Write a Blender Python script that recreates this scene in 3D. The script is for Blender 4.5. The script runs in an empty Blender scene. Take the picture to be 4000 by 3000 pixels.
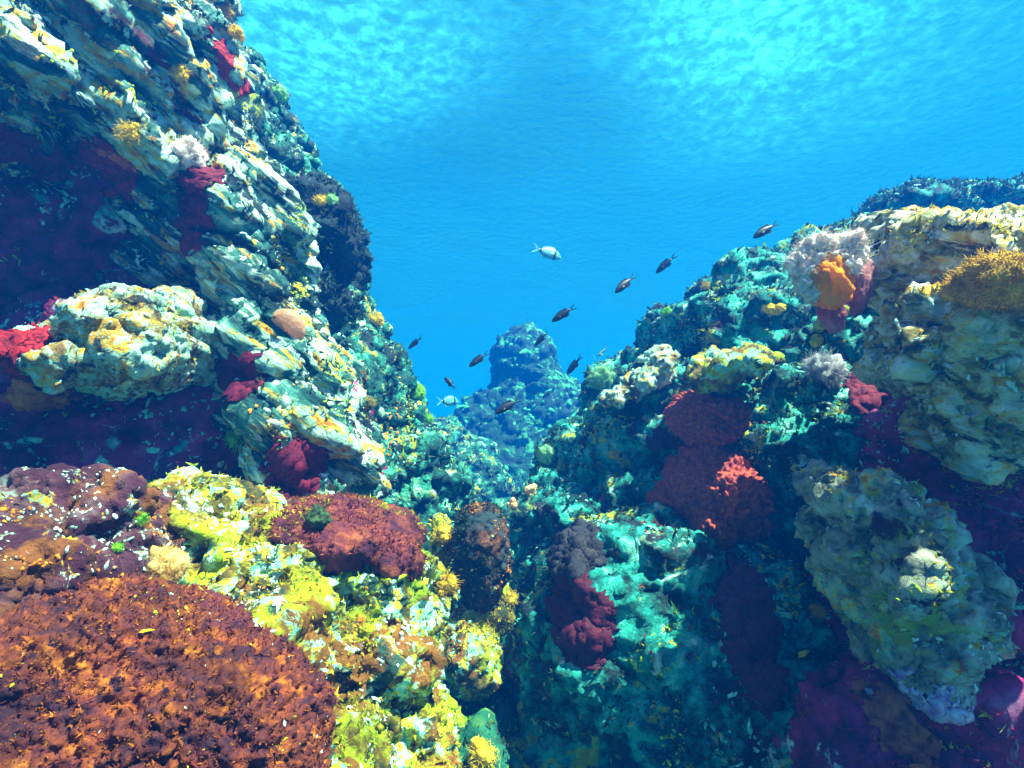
import bpy, bmesh, math, random
import numpy as np
from mathutils import Vector, Matrix, Quaternion
from mathutils.bvhtree import BVHTree

SC = bpy.context.scene
COL = SC.collection
R = math.radians

# ------------------------------------------------------------------ camera
W, H, F = 1024.0, 768.0, 560.0            # frame and focal length in its pixels
PITCH = R(8)
cam_d = bpy.data.cameras.new("camera")
cam = bpy.data.objects.new("camera", cam_d)
COL.objects.link(cam)
cam_d.sensor_width = 36.0
cam_d.lens = 36.0 * F / W
cam_d.clip_start = 0.02
cam_d.clip_end = 500
cam.location = (0, 0, 0)
cam.rotation_euler = (R(90) + PITCH, 0, 0)
SC.camera = cam
CF = Vector((0, math.cos(PITCH), math.sin(PITCH)))
CR = Vector((1, 0, 0))
CU = CR.cross(CF)

def P(px, py, d):
    """point seen at pixel (px, py) of the frame at depth d metres"""
    return CF * d + CR * ((px - W / 2) / F * d) + CU * ((H / 2 - py) / F * d)

# ------------------------------------------------------------------ world, sun, exposure
SUN_EL, SUN_AZ = R(62), R(121)             # azimuth from +Y clockwise: high over the right wall
world = bpy.data.worlds.new("World")
SC.world = world
world.use_nodes = True
wn = world.node_tree.nodes
wl = world.node_tree.links
wn.clear()
sky = wn.new("ShaderNodeTexSky")
sky.sky_type = 'NISHITA'
sky.sun_disc = False
sky.sun_elevation = SUN_EL
sky.sun_rotation = SUN_AZ
bg = wn.new("ShaderNodeBackground")
bg.inputs["Strength"].default_value = 0.05
wo = wn.new("ShaderNodeOutputWorld")
wl.new(sky.outputs[0], bg.inputs[0])
wl.new(bg.outputs[0], wo.inputs[0])

sun_d = bpy.data.lights.new("sun", 'SUN')
sun_d.energy = 5.0
sun_d.angle = R(0.5)
sun_d.color = (1.0, 0.95, 0.86)
sun = bpy.data.objects.new("sun", sun_d)
COL.objects.link(sun)
SD = Vector((math.sin(SUN_AZ) * math.cos(SUN_EL), math.cos(SUN_AZ) * math.cos(SUN_EL), math.sin(SUN_EL)))
sun.rotation_euler = SD.to_track_quat('Z', 'Y').to_euler()
sun.location = SD * 30

SC.view_settings.view_transform = 'Standard'
SC.view_settings.look = 'None'
SC.view_settings.exposure = 2.4
SC.view_settings.gamma = 1
SC.cycles.use_denoising = True
SC.cycles.max_bounces = 6
SC.cycles.diffuse_bounces = 2
SC.cycles.volume_bounces = 0
SC.cycles.transparent_max_bounces = 8
SC.cycles.caustics_reflective = False
SC.cycles.caustics_refractive = False

# ------------------------------------------------------------------ numpy noise
_rng = np.random.RandomState(7)
_PERM = np.concatenate([_rng.permutation(256)] * 3)
_G = _rng.normal(size=(256, 3)); _G /= np.linalg.norm(_G, axis=1)[:, None]
_RV = _rng.rand(256, 3)

def perlin(p):
    i = np.floor(p).astype(int); f = p - i
    u = f * f * f * (f * (f * 6 - 15) + 10)
    i &= 255
    out = 0
    for dx in (0, 1):
        for dy in (0, 1):
            for dz in (0, 1):
                h = _PERM[_PERM[_PERM[(i[:, 0] + dx) & 255] + ((i[:, 1] + dy) & 255)] + ((i[:, 2] + dz) & 255)]
                g = _G[h]
                d = f - np.array((dx, dy, dz))
                w = (u[:, 0] if dx else 1 - u[:, 0]) * (u[:, 1] if dy else 1 - u[:, 1]) * (u[:, 2] if dz else 1 - u[:, 2])
                out = out + w * (g * d).sum(1)
    return out * 1.5

def fbm(p, octv=4, gain=.5, lac=2.03):
    a, s, o = 1.0, 0.0, 0.0
    for k in range(octv):
        o = o + a * perlin(p * lac ** k + 17.3 * k); a *= gain
    return o

def ridged(p, octv=4, gain=.5, lac=2.1):
    a, o = 1.0, 0.0
    for k in range(octv):
        o = o + a * (1 - 2 * np.abs(perlin(p * lac ** k + 31.7 * k))); a *= gain
    return o * .5

def worley(p):
    """distance to the nearest and second nearest feature point"""
    i = np.floor(p).astype(int); f = p - i
    d1 = np.full(len(p), 9.0); d2 = np.full(len(p), 9.0)
    for dx in (-1, 0, 1):
        for dy in (-1, 0, 1):
            for dz in (-1, 0, 1):
                h = _PERM[_PERM[_PERM[(i[:, 0] + dx) & 255] + ((i[:, 1] + dy) & 255)] + ((i[:, 2] + dz) & 255)]
                q = _RV[h] + np.array((dx, dy, dz)) - f
                d = np.sqrt((q * q).sum(1))
                lo = np.minimum(d1, d)
                d2 = np.minimum(d2, np.maximum(d1, d)); d1 = lo
    return d1, d2

# ------------------------------------------------------------------ materials
def nt(name):
    m = bpy.data.materials.new(name); m.use_nodes = True
    t = m.node_tree; t.nodes.clear()
    return m, t.nodes, t.links

def c4(c): return (c[0], c[1], c[2], 1)

def ramp(n, stops, interp='LINEAR'):
    r = n.new("ShaderNodeValToRGB")
    e = r.color_ramp.elements
    r.color_ramp.interpolation = interp
    while len(e) < len(stops): e.new(0.5)
    for k, (p, c) in enumerate(stops):
        e[k].position = p; e[k].color = c4(c)
    return r

def noise(n, l, vec, scale, detail=6, rough=.6, dist=0.0):
    x = n.new("ShaderNodeTexNoise")
    x.inputs["Scale"].default_value = scale; x.inputs["Detail"].default_value = detail
    x.inputs["Roughness"].default_value = rough; x.inputs["Distortion"].default_value = dist
    l.new(vec, x.inputs["Vector"])
    return x

def mixc(n, l, fac, a, b):
    m = n.new("ShaderNodeMix"); m.data_type = 'RGBA'
    for sock, v in ((0, fac), (6, a), (7, b)):
        if hasattr(v, "is_linked"): l.new(v, m.inputs[sock])
        else: m.inputs[sock].default_value = v if sock == 0 else c4(v)
    return m.outputs[2]

def vec_of(n, l, off, stretch=(1, 1, 1), rot=(0, 0, 0)):
    tc = n.new("ShaderNodeTexCoord")
    mr = n.new("ShaderNodeMapping")
    mr.inputs["Rotation"].default_value = rot
    l.new(tc.outputs["Object"], mr.inputs["Vector"])
    mp = n.new("ShaderNodeMapping")
    mp.inputs["Location"].default_value = off
    mp.inputs["Scale"].default_value = stretch
    l.new(mr.outputs[0], mp.inputs["Vector"])
    return mp.outputs[0]

def rock_mat(name, base, crust, patches, scale=6.0, off=(0, 0, 0), stretch=(1, 1, 1), rot=(0, 0, 0), bump=.5, bs=40, dist=.02):
    """base: stops of the bare stone; crust: (threshold, softness, stops) pale encrusting growth, its yellow-orange rims mimicking fringed highlights; patches: [(scale, lo, hi, colour)]"""
    m, n, l = nt(name)
    v = vec_of(n, l, off, stretch, rot)
    a = noise(n, l, v, scale, 9, .68, .4)
    col = ramp(n, base); l.new(a.outputs["Fac"], col.inputs[0]); c = col.outputs[0]
    for k, (s, lo, hi, pc) in enumerate(patches):
        vv = vec_of(n, l, (off[0] + 3.7 * (k + 1), off[1] - 2.9 * k, off[2] + 5.1 * k), stretch, rot)
        b = noise(n, l, vv, s, 7, .62, .5)
        r = ramp(n, [(lo, (0, 0, 0)), (hi, (1, 1, 1))]); l.new(b.outputs["Fac"], r.inputs[0])
        c = mixc(n, l, r.outputs[0], c, pc)
    if crust:
        cs, lo, hi, stops = crust
        vv = vec_of(n, l, (off[0] - 8.1, off[1] + 4.4, off[2]), stretch, rot)
        d = noise(n, l, vv, cs, 10, .7, .8)
        r = ramp(n, [(lo, (0, 0, 0)), (hi, (1, 1, 1))]); l.new(d.outputs["Fac"], r.inputs[0])
        d2 = noise(n, l, vv, cs * 2.7, 6, .6, .3)
        cc = ramp(n, stops); l.new(d2.outputs["Fac"], cc.inputs[0])
        c = mixc(n, l, r.outputs[0], c, cc.outputs[0])
    bsdf = n.new("ShaderNodeBsdfPrincipled")
    l.new(c, bsdf.inputs["Base Color"])
    bsdf.inputs["Roughness"].default_value = .75
    bsdf.inputs["Specular IOR Level"].default_value = .25
    b1 = noise(n, l, v, bs, 8, .7, .3)
    bp = n.new("ShaderNodeBump"); bp.inputs["Strength"].default_value = bump; bp.inputs["Distance"].default_value = dist
    l.new(b1.outputs["Fac"], bp.inputs["Height"]); l.new(bp.outputs[0], bsdf.inputs["Normal"])
    o = n.new("ShaderNodeOutputMaterial"); l.new(bsdf.outputs[0], o.inputs[0])
    return m

def soft_mat(name, lo, hi, scale=30, trans=.35, rough=.75, grain=90):
    """soft animals and weed: two-tone body that also lets light through"""
    m, n, l = nt(name)
    v = vec_of(n, l, (0, 0, 0))
    a = noise(n, l, v, scale, 5, .6, .3)
    col = ramp(n, [(.35, lo), (.65, hi)]); l.new(a.outputs["Fac"], col.inputs[0])
    bsdf = n.new("ShaderNodeBsdfPrincipled"); l.new(col.outputs[0], bsdf.inputs["Base Color"])
    bsdf.inputs["Roughness"].default_value = rough; bsdf.inputs["Specular IOR Level"].default_value = .2
    g_ = noise(n, l, v, grain, 4, .65, .2)
    bp = n.new("ShaderNodeBump"); bp.inputs["Strength"].default_value = .9; bp.inputs["Distance"].default_value = .6 / grain
    l.new(g_.outputs["Fac"], bp.inputs["Height"]); l.new(bp.outputs[0], bsdf.inputs["Normal"])
    tr = n.new("ShaderNodeBsdfTranslucent"); l.new(col.outputs[0], tr.inputs[0])
    mx = n.new("ShaderNodeMixShader"); mx.inputs[0].default_value = trans
    l.new(bsdf.outputs[0], mx.inputs[1]); l.new(tr.outputs[0], mx.inputs[2])
    o = n.new("ShaderNodeOutputMaterial"); l.new(mx.outputs[0], o.inputs[0])
    return m

# ------------------------------------------------------------------ mesh helpers
def tag(o, label=None, cat=None, group=None, kind=None):
    for k, v in (("label", label), ("category", cat), ("group", group), ("kind", kind)):
        if v: o[k] = v
    return o

def link_mesh(name, verts, faces, mat=None, parent=None, loc=None, smooth=True):
    me = bpy.data.meshes.new(name)
    v = np.asarray(verts, dtype=float)
    if loc is not None: v = v - np.array(loc)
    me.from_pydata([tuple(x) for x in v], [], [tuple(f) for f in faces])
    if smooth: me.polygons.foreach_set("use_smooth", [True] * len(me.polygons))
    if mat: me.materials.append(mat)
    me.update()
    o = bpy.data.objects.new(name, me)
    COL.objects.link(o)
    if loc is not None: o.location = loc
    if parent: o.parent = parent
    return o

def coords(me):
    a = np.empty(len(me.vertices) * 3); me.vertices.foreach_get("co", a); return a.reshape(-1, 3)

def normals(me):
    a = np.empty(len(me.vertices) * 3); me.vertices.foreach_get("normal", a); return a.reshape(-1, 3)

ROCKS = []        # (object) every rock surface things can grow on

def E(px, py, d, rx, ry, rz, roll=0.0, yaw=0.0, tilt=0.0):
    """boulder: centre pixel and depth, half width and height in pixels, half depth in metres; roll in the picture plane"""
    return (P(px, py, d), rx * d / F, ry * d / F, rz, R(roll), R(yaw), R(tilt))

def rock(name, blobs, voxel, disp, mat, label, cat="rock", group=None, smooth_it=2):
    bm = bmesh.new()
    B = Matrix((CR, CU, -CF)).transposed().to_4x4()
    for (c, rx, ry, rz, ro, ya, ti) in blobs:
        M = Matrix.Translation(c) @ B @ Matrix.Rotation(ro, 4, 'Z') @ Matrix.Rotation(ya, 4, 'Y') @ Matrix.Rotation(ti, 4, 'X') @ Matrix.Diagonal((rx, ry, rz, 1))
        bmesh.ops.create_icosphere(bm, subdivisions=4, radius=1, matrix=M)
    me = bpy.data.meshes.new(name); bm.to_mesh(me); bm.free()
    o = bpy.data.objects.new(name, me); COL.objects.link(o)
    # coarse break-up before the pieces are fused, so that seams and bulges are not round
    v = coords(me); nn = normals(me)
    a0, f0 = disp.get('big', (.1, 1.5))
    v = v + nn * (fbm(v * f0, 3) * a0)[:, None]
    me.vertices.foreach_set("co", v.ravel()); me.update()
    md = o.modifiers.new("r", 'REMESH'); md.mode = 'VOXEL'; md.voxel_size = voxel; md.use_smooth_shade = True
    if smooth_it:
        sm = o.modifiers.new("s", 'SMOOTH'); sm.factor = .5; sm.iterations = smooth_it
    dg = bpy.context.evaluated_depsgraph_get()
    me2 = bpy.data.meshes.new_from_object(o.evaluated_get(dg))
    o.modifiers.clear(); o.data = me2; bpy.data.meshes.remove(me); me = me2; me.name = name
    st = np.array(disp.get('stretch', (1, 1, 1)))
    Q = disp.get('basis')
    for key in disp.get('order', ('mid', 'ledge', 'ridge', 'pit', 'fine')):
        if key not in disp: continue
        amp, fr = disp[key]
        v = coords(me); nn = normals(me)
        p = v if Q is None else v @ Q
        p = p * st * fr
        p = p + .35 * np.stack([perlin(p * .7 + 5), perlin(p * .7 + 25), perlin(p * .7 + 45)], 1)
        if key == 'mid': h = fbm(p, 4)
        elif key == 'ridge': h = ridged(p, 3) - .3
        elif key == 'ledge': h = ridged(p * np.array((.55, .55, 1.25)), 4, .55) - .25
        elif key == 'pit':
            d1, d2 = worley(p); h = np.clip(d1 * 1.4, 0, 1) - .6
        elif key == 'knob':
            d1, d2 = worley(p); h = .7 - np.clip(d1, 0, 1) ** 1.5 * 1.3
        elif key == 'crack':
            d1, d2 = worley(p); h = -np.exp(-((d2 - d1) / .09) ** 2)
        elif key == 'terrace': h = np.tanh(3 * np.sin(p[:, 2] * 6.283 + 2 * fbm(p * .5, 2))) * .5
        else: h = fbm(p, 3, .6)
        v = v + nn * (h * amp)[:, None]
        me.vertices.foreach_set("co", v.ravel()); me.update()
    v = coords(me)
    base = np.array((v[:, 0].mean(), v[:, 1].mean(), v[:, 2].min()))
    me.vertices.foreach_set("co", (v - base).ravel()); me.update()
    o.location = base
    me.polygons.foreach_set("use_smooth", [True] * len(me.polygons))
    me.materials.append(mat)
    tag(o, label, cat, group)
    ROCKS.append(o)
    return o

def island(bm_list):
    """merge (verts, faces) pieces into one"""
    V, Fc, k = [], [], 0
    for v, f in bm_list:
        V.append(np.asarray(v, float)); Fc += [tuple(i + k for i in q) for q in f]; k += len(v)
    return np.concatenate(V), Fc

_ico = {}
def ico(sub):
    if sub not in _ico:
        bm = bmesh.new(); bmesh.ops.create_icosphere(bm, subdivisions=sub, radius=1)
        bm.verts.ensure_lookup_table()
        _ico[sub] = (np.array([v.co[:] for v in bm.verts]), [tuple(x.index for x in f.verts) for f in bm.faces]); bm.free()
    return _ico[sub]

# ------------------------------------------------------------------ water: the body of it and its surface
m, n, l = nt("sea_water_haze")
pv = n.new("ShaderNodeVolumePrincipled")
HAZE_D = 0.064
pv.inputs["Color"].default_value = (0.0005, 0.165, 0.95, 1)
pv.inputs["Absorption Color"].default_value = (0.0, 0.35, 1.0, 1)
pv.inputs["Density"].default_value = HAZE_D
pv.inputs["Anisotropy"].default_value = 0.2
o = n.new("ShaderNodeOutputMaterial"); l.new(pv.outputs[0], o.inputs["Volume"])
HAZE = m
SURF_Z, BED_Z = 4.0, -2.6
hv, hf = [], []
for z in (BED_Z - 1.2, SURF_Z - .35):
    hv += [(-95, -12, z), (95, -12, z), (95, 125, z), (-95, 125, z)]
hf = [(3, 2, 1, 0), (4, 5, 6, 7), (0, 1, 5, 4), (1, 2, 6, 5), (2, 3, 7, 6), (3, 0, 4, 7)]
tag(link_mesh("haze", hv, hf, HAZE, smooth=False), kind="stuff")

# surface sheet seen from below: past the critical angle it mirrors the water, steeper light passes through
m, n, l = nt("sea_surface")
v = vec_of(n, l, (0, 0, 0), (1, 1, 1))
big = noise(n, l, v, .30, 3, .55, .6)
rip = noise(n, l, v, 7.0, 6, .62, .3)
tint = ramp(n, [(.38, (.50, .62, .58)), (.5, (.85, .95, .86)), (.62, (1, 1, .95))])  # ripple noise in the transparency stands in for caustic dapples of light
l.new(rip.outputs["Fac"], tint.inputs[0])
bp = n.new("ShaderNodeBump"); bp.inputs["Strength"].default_value = .35; bp.inputs["Distance"].default_value = .25
l.new(rip.outputs["Fac"], bp.inputs["Height"])
tr = n.new("ShaderNodeBsdfTransparent"); l.new(tint.outputs[0], tr.inputs[0])
gl = n.new("ShaderNodeBsdfGlossy"); gl.inputs[0].default_value = (.7, .95, .98, 1); gl.inputs["Roughness"].default_value = .25
l.new(bp.outputs[0], gl.inputs["Normal"])
lw = n.new("ShaderNodeLayerWeight")
tir = ramp(n, [(.16, (.03, .03, .03)), (.30, (1, 1, 1))]); l.new(lw.outputs["Facing"], tir.inputs[0])
m1 = n.new("ShaderNodeMixShader"); l.new(tir.outputs[0], m1.inputs[0])
l.new(tr.outputs[0], m1.inputs[1]); l.new(gl.outputs[0], m1.inputs[2])
# bright patches of sunlight on the surface, placed at set spots as translucent colour
tl = n.new("ShaderNodeBsdfTranslucent"); tl.inputs[0].default_value = (.08, .6, .75, 1)
l.new(bp.outputs[0], tl.inputs["Normal"])
def surf_point(px, py):
    q = P(px, py, 1.0)
    return q * (SURF_Z / q.z)
gm = n.new("ShaderNodeNewGeometry")
acc = None
for (px, py, rad, amt) in ((260, 30, 2.8, .24), (400, 20, 2.0, .08), (740, 5, 2.0, .26), (790, 110, 2.4, .15), (960, 20, 2.6, .06)):
    dn = n.new("ShaderNodeVectorMath"); dn.operation = 'DISTANCE'
    l.new(gm.outputs["Position"], dn.inputs[0]); dn.inputs[1].default_value = surf_point(px, py)
    mr = n.new("ShaderNodeMapRange"); mr.interpolation_type = 'SMOOTHSTEP'
    l.new(dn.outputs["Value"], mr.inputs[0])
    for k, vv in enumerate((0, rad, amt, 0)): mr.inputs[k + 1].default_value = vv
    if acc is None: acc = mr.outputs[0]
    else:
        ad = n.new("ShaderNodeMath"); ad.operation = 'ADD'; l.new(acc, ad.inputs[0]); l.new(mr.outputs[0], ad.inputs[1]); acc = ad.outputs[0]
bo = n.new("ShaderNodeMapRange"); l.new(big.outputs["Fac"], bo.inputs[0])
for k, vv in enumerate((.35, .65, .5, 1.1)): bo.inputs[k + 1].default_value = vv
br = n.new("ShaderNodeMath"); br.operation = 'MULTIPLY'; l.new(acc, br.inputs[0]); l.new(bo.outputs[0], br.inputs[1])
fr = ramp(n, [(.40, (.25, .25, .25)), (.52, (.55, .55, .55)), (.66, (1.1, 1.1, 1.1))]); l.new(rip.outputs["Fac"], fr.inputs[0])
mm = n.new("ShaderNodeMath"); mm.operation = 'MULTIPLY'; l.new(br.outputs[0], mm.inputs[0]); l.new(fr.outputs[0], mm.inputs[1])
m2 = n.new("ShaderNodeMixShader"); l.new(mm.outputs[0], m2.inputs[0])
l.new(m1.outputs[0], m2.inputs[1]); l.new(tl.outputs[0], m2.inputs[2])
o = n.new("ShaderNodeOutputMaterial"); l.new(m2.outputs[0], o.inputs[0])
SURF = m
nx, ny = 300, 240
gx, gy = np.meshgrid(np.linspace(-100, 100, nx), np.linspace(-16, 130, ny))
gp = np.stack([gx.ravel(), gy.ravel(), np.zeros(nx * ny)], 1)
gp[:, 2] = SURF_Z + .10 * fbm(gp * .5, 3) + .05 * ridged(gp * 1.1 + 9, 3)
gfc = [(j * nx + i, j * nx + i + 1, (j + 1) * nx + i + 1, (j + 1) * nx + i) for j in range(ny - 1) for i in range(nx - 1)]
tag(link_mesh("water_surface", gp, gfc, SURF), kind="structure")

# ------------------------------------------------------------------ rock palette
NAVY, TEAL = (.004, .020, .028), (.012, .12, .105)
CREAM_SEALIT, WHITE_SEALIT = (.30, .62, .48), (.66, .90, .80)  # green-cyan of the underwater light is mixed into both pale colours
OCHRE, YELLOW, LIME = (.55, .30, .02), (.70, .52, .02), (.40, .48, .03)
MAROON, WINE, ORANGE = (.10, .008, .03), (.20, .01, .03), (.62, .16, .01)
BROWN, PLUM = (.22, .07, .015), (.05, .008, .025)

M_CLIFF = rock_mat("cliff_stone", [(.40, NAVY), (.49, (.008, .07, .075)), (.57, (.05, .22, .19)), (.66, CREAM_SEALIT), (.76, WHITE_SEALIT)],
                   (7, .485, .53, [(.35, ORANGE), (.43, YELLOW), (.49, CREAM_SEALIT), (.56, WHITE_SEALIT)]),
                   [(3.0, .57, .62, MAROON), (5, .60, .64, OCHRE)], 6, (1, 2, 3), stretch=(.45, 1, 1.7), rot=(0, R(-38), 0), bump=1, bs=30, dist=.03)
M_LEDGE = rock_mat("flecked_plum_stone", [(.38, PLUM), (.50, (.08, .02, .04)), (.60, (.16, .08, .10)), (.72, CREAM_SEALIT)],
                   (12, .57, .60, [(.35, ORANGE), (.45, YELLOW), (.52, CREAM_SEALIT), (.60, WHITE_SEALIT)]),
                   [(5, .54, .60, BROWN)], 9, (3, 2, 3), bump=1, bs=40, dist=.02)
M_FARWALL = rock_mat("weedy_wall_stone", [(.40, NAVY), (.51, (.004, .08, .065)), (.60, (.03, .32, .22)), (.74, CREAM_SEALIT)],
                     (10, .56, .60, [(.36, OCHRE), (.44, LIME), (.5, CREAM_SEALIT), (.60, WHITE_SEALIT)]),
                     [(5, .58, .64, (.46, .48, .01))], 9, (4, 1, 7), bump=1, bs=34, dist=.03)  # green-cyan water light put into the mid and pale stops
M_RIGHTWALL = rock_mat("dark_wall_stone", [(.42, NAVY), (.49, (.006, .15, .14)), (.58, (.02, .42, .36)), (.72, (.35, .74, .56))],
                       (8, .58, .62, [(.36, OCHRE), (.43, LIME), (.5, (.22, .52, .44)), (.62, (.62, .80, .72))]),
                       [(4, .58, .64, PLUM), (5, .60, .65, (.42, .46, .01))], 8, (9, 4, 2), bump=1, bs=34, dist=.03)  # turquoise light put into the stops, brightened to lift the shaded face
M_PALE = rock_mat("pale_crusted_stone", [(.38, (.02, .03, .04)), (.46, (.28, .17, .03)), (.53, CREAM_SEALIT), (.64, WHITE_SEALIT)],
                  (11, .51, .55, [(.34, ORANGE), (.42, YELLOW), (.50, CREAM_SEALIT), (.58, WHITE_SEALIT)]),
                  [(5, .56, .61, OCHRE), (9, .58, .62, (.03, .05, .06))], 10, (2, 8, 1), bump=1, bs=36, dist=.025)
M_BRIGHT = rock_mat("sunlit_tone_crusted_stone", [(.38, (.03, .05, .03)), (.45, (.30, .22, .02)), (.52, (.78, .74, .40)), (.62, (.92, .93, .88))],  # white and yellow raised so that the boulders look sunlit
                    (9, .50, .54, [(.36, (.66, .22, .01)), (.44, (.82, .56, .01)), (.50, (.80, .72, .30)), (.57, (.92, .93, .90))]),
                    [(4, .54, .60, (.62, .38, .01)), (7, .57, .61, (.02, .05, .05)), (3, .60, .66, (.20, .24, .03))], 8, (4, 8, 1), stretch=(.6, 1, 1.5), rot=(0, R(-15), 0), bump=1, bs=36, dist=.03)
M_YELLOW = rock_mat("yellow_crusted_stone", [(.38, (.02, .04, .015)), (.46, (.16, .10, .008)), (.55, (.44, .52, .002)), (.68, (.18, .42, .01))],
                    (10, .52, .56, [(.36, OCHRE), (.42, YELLOW), (.465, (.65, .75, .03)), (.51, (.16, .72, .58)), (.60, (.62, .92, .82))]),
                    [(4, .54, .59, (.24, .09, .01)), (9, .57, .61, (.02, .07, .06))], 9, (6, 3, 5), bump=1, bs=40, dist=.02)  # turquoise stops put the cyan light on the slope into its crust
M_BROWN = rock_mat("orange_brown_sponge_rock", [(.38, (.02, .003, .012)), (.47, (.07, .011, .012)), (.56, (.15, .028, .005)), (.68, (.40, .12, .004))],
                   (22, .67, .70, [(.4, YELLOW), (.55, WHITE_SEALIT)]), [(5, .58, .64, (.10, .015, .03)), (24, .60, .63, (.02, .003, .012))], 20, (3, 3, 9), bump=.6, bs=60, dist=.012)  # near-black tones stand in for the shadowed pits between knobs
M_PLUM = rock_mat("plum_sponge_rock", [(.36, PLUM), (.47, (.12, .018, .03)), (.56, (.20, .04, .025)), (.68, (.36, .10, .03))],
                  None, [(9, .62, .68, NAVY)], 18, (5, 2, 2), bump=1, bs=70, dist=.012)
M_STUMP = rock_mat("dark_stump_stone", [(.40, NAVY), (.50, (.04, .02, .015)), (.60, (.16, .05, .02)), (.72, (.45, .18, .04))],
                  (20, .62, .66, [(.4, YELLOW), (.6, CREAM_SEALIT)]), [(5, .52, .58, (.02, .04, .05))], 16, (1, 2, 8), bump=1, bs=70, dist=.012)
M_CAVE = rock_mat("wine_shade_cave_rock", [(.38, (.02, .002, .03)), (.48, (.14, .004, .07)), (.58, (.32, .01, .12)), (.70, (.30, .10, .22))],
                  (6, .57, .62, [(.4, (.02, .25, .25)), (.5, (.10, .40, .40)), (.6, (.5, .6, .6))]), [(4, .58, .64, (.04, .01, .06))], 6, (7, 7, 1), bump=.6, bs=30, dist=.02)  # wine growth colours, reddened so that the shade reads purple
M_FAR = rock_mat("distant_pinnacle_stone", [(.40, NAVY), (.56, (.004, .05, .035)), (.66, (.02, .16, .08)), (.78, (.08, .36, .18))],
                 (3.6, .54, .60, [(.4, (.04, .26, .12)), (.6, (.10, .46, .22))]), [], 5, (2, 2, 2), bump=1, bs=20, dist=.05)  # greens carry the sea-lit tint of the far rock
M_HANG = rock_mat("grey_green_boulder_stone", [(.36, (.03, .04, .05)), (.46, (.20, .23, .17)), (.56, (.45, .46, .36)), (.70, WHITE_SEALIT)],
                  (9, .54, .58, [(.36, ORANGE), (.44, YELLOW), (.55, CREAM_SEALIT)]), [(4, .57, .62, (.30, .38, .04)), (6, .58, .62, PLUM)], 8, (1, 5, 5), bump=1, bs=34, dist=.025)
M_BED = rock_mat("seabed_floor", [(.36, NAVY), (.55, TEAL), (.7, (.2, .3, .15))], None, [], 2, (0, 0, 0), bump=.6, bs=10, dist=.05)

M_GULLY = rock_mat("gully_floor_stone", [(.40, (.004, .05, .04)), (.54, (.015, .15, .09)), (.66, (.12, .26, .04)), (.78, (.4, .45, .05))],
                   (9, .60, .64, [(.4, LIME), (.6, (.3, .6, .35))]), [(3, .57, .64, (.25, .32, .015))], 4, (3, 1, 1), bump=1, bs=24, dist=.02)  # green glow of the gully haze put into the stone colours
# seabed: one sheet inside the water
nx = ny = 150
gx, gy = np.meshgrid(np.linspace(-90, 90, nx), np.linspace(-11, 120, ny))
gp = np.stack([gx.ravel(), gy.ravel(), np.zeros(nx * ny)], 1)
gp[:, 2] = BED_Z + .35 * fbm(gp * .3, 4)
gfc = [(j * nx + i, j * nx + i + 1, (j + 1) * nx + i + 1, (j + 1) * nx + i) for j in range(ny - 1) for i in range(nx - 1)]
tag(link_mesh("seabed", gp, gfc, M_BED), kind="structure")

STRATA = np.array(Matrix.Rotation(R(38), 3, 'Y'))     # beds of the left cliff dip to the right

# ------------------------------------------------------------------ the cliffs and boulders
rock("rock_cliff", [
    E(20, 45, 1.95, 120, 62, .42, -30), E(110, 15, 2.1, 110, 48, .45, -38), E(150, 80, 2.1, 58, 50, .42, -38), E(50, 105, 1.95, 90, 36, .36, -22),
    E(-70, 60, 1.8, 120, 110, .4), E(130, 130, 2.1, 80, 34, .38, -28), E(182, 155, 2.3, 56, 58, .38, -30), E(90, -60, 2.2, 100, 70, .5),
    E(190, 45, 2.6, 22, 75, .3, 20), E(160, -40, 2.5, 30, 60, .4, 20),
    E(212, 195, 2.4, 50, 80, .36, 28), E(262, 245, 2.25, 34, 80, .3, 14), E(278, 320, 2.2, 34, 100, .33, 8), E(312, 430, 2.15, 30, 100, .33, 10),
    E(205, 255, 2.4, 60, 60, .3), E(235, 345, 2.3, 60, 40, .28), E(275, 400, 2.3, 46, 70, .3), E(330, 500, 2.1, 40, 50, .3)],
    .010, dict(big=(.08, 1.8), mid=(.09, 3.0), ridge=(.14, 4.2), pit=(.03, 14), fine=(.013, 40), stretch=(.35, .8, 1.7), basis=STRATA),
    M_CLIFF, "tall layered cream and navy cliff with pale diagonal ledges and red sponge hollows", "rock cliff")

rock("cave_wall", [
    E(60, 230, 2.35, 150, 130, .35), E(170, 440, 2.3, 190, 120, .35), E(20, 430, 2.25, 130, 170, .35), E(120, 350, 2.15, 110, 50, .3), E(280, 480, 2.5, 90, 80, .3)],
    .016, dict(big=(.08, 1.6), mid=(.09, 3), ledge=(.08, 5), pit=(.025, 12), fine=(.012, 40)),
    M_CAVE, "wine dark rock face sunk in shade behind the pale oval boulder", "rock face")

rock("rock_wall", [
    E(238, 110, 3.1, 26, 60, .5, 26), E(258, 160, 3.0, 32, 60, .5, 28), E(288, 215, 2.9, 32, 50, .5, 20), E(322, 268, 2.8, 26, 34, .42, 10), E(300, 300, 3.1, 60, 130, .6, 18),
    E(328, 335, 3.15, 42, 66, .5, 22), E(358, 410, 3.2, 50, 95, .6, 24), E(350, 480, 3.0, 80, 100, .5, 20), E(410, 490, 3.3, 42, 70, .5, 22), E(395, 560, 3.2, 66, 90, .5)],
    .0135, dict(big=(.10, 1.5), mid=(.09, 3), ledge=(.11, 4), pit=(.03, 14), fine=(.016, 38)),
    M_FARWALL, "teal and cream weedy rock wall dropping into the channel beyond the layered cliff", "rock wall")

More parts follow.
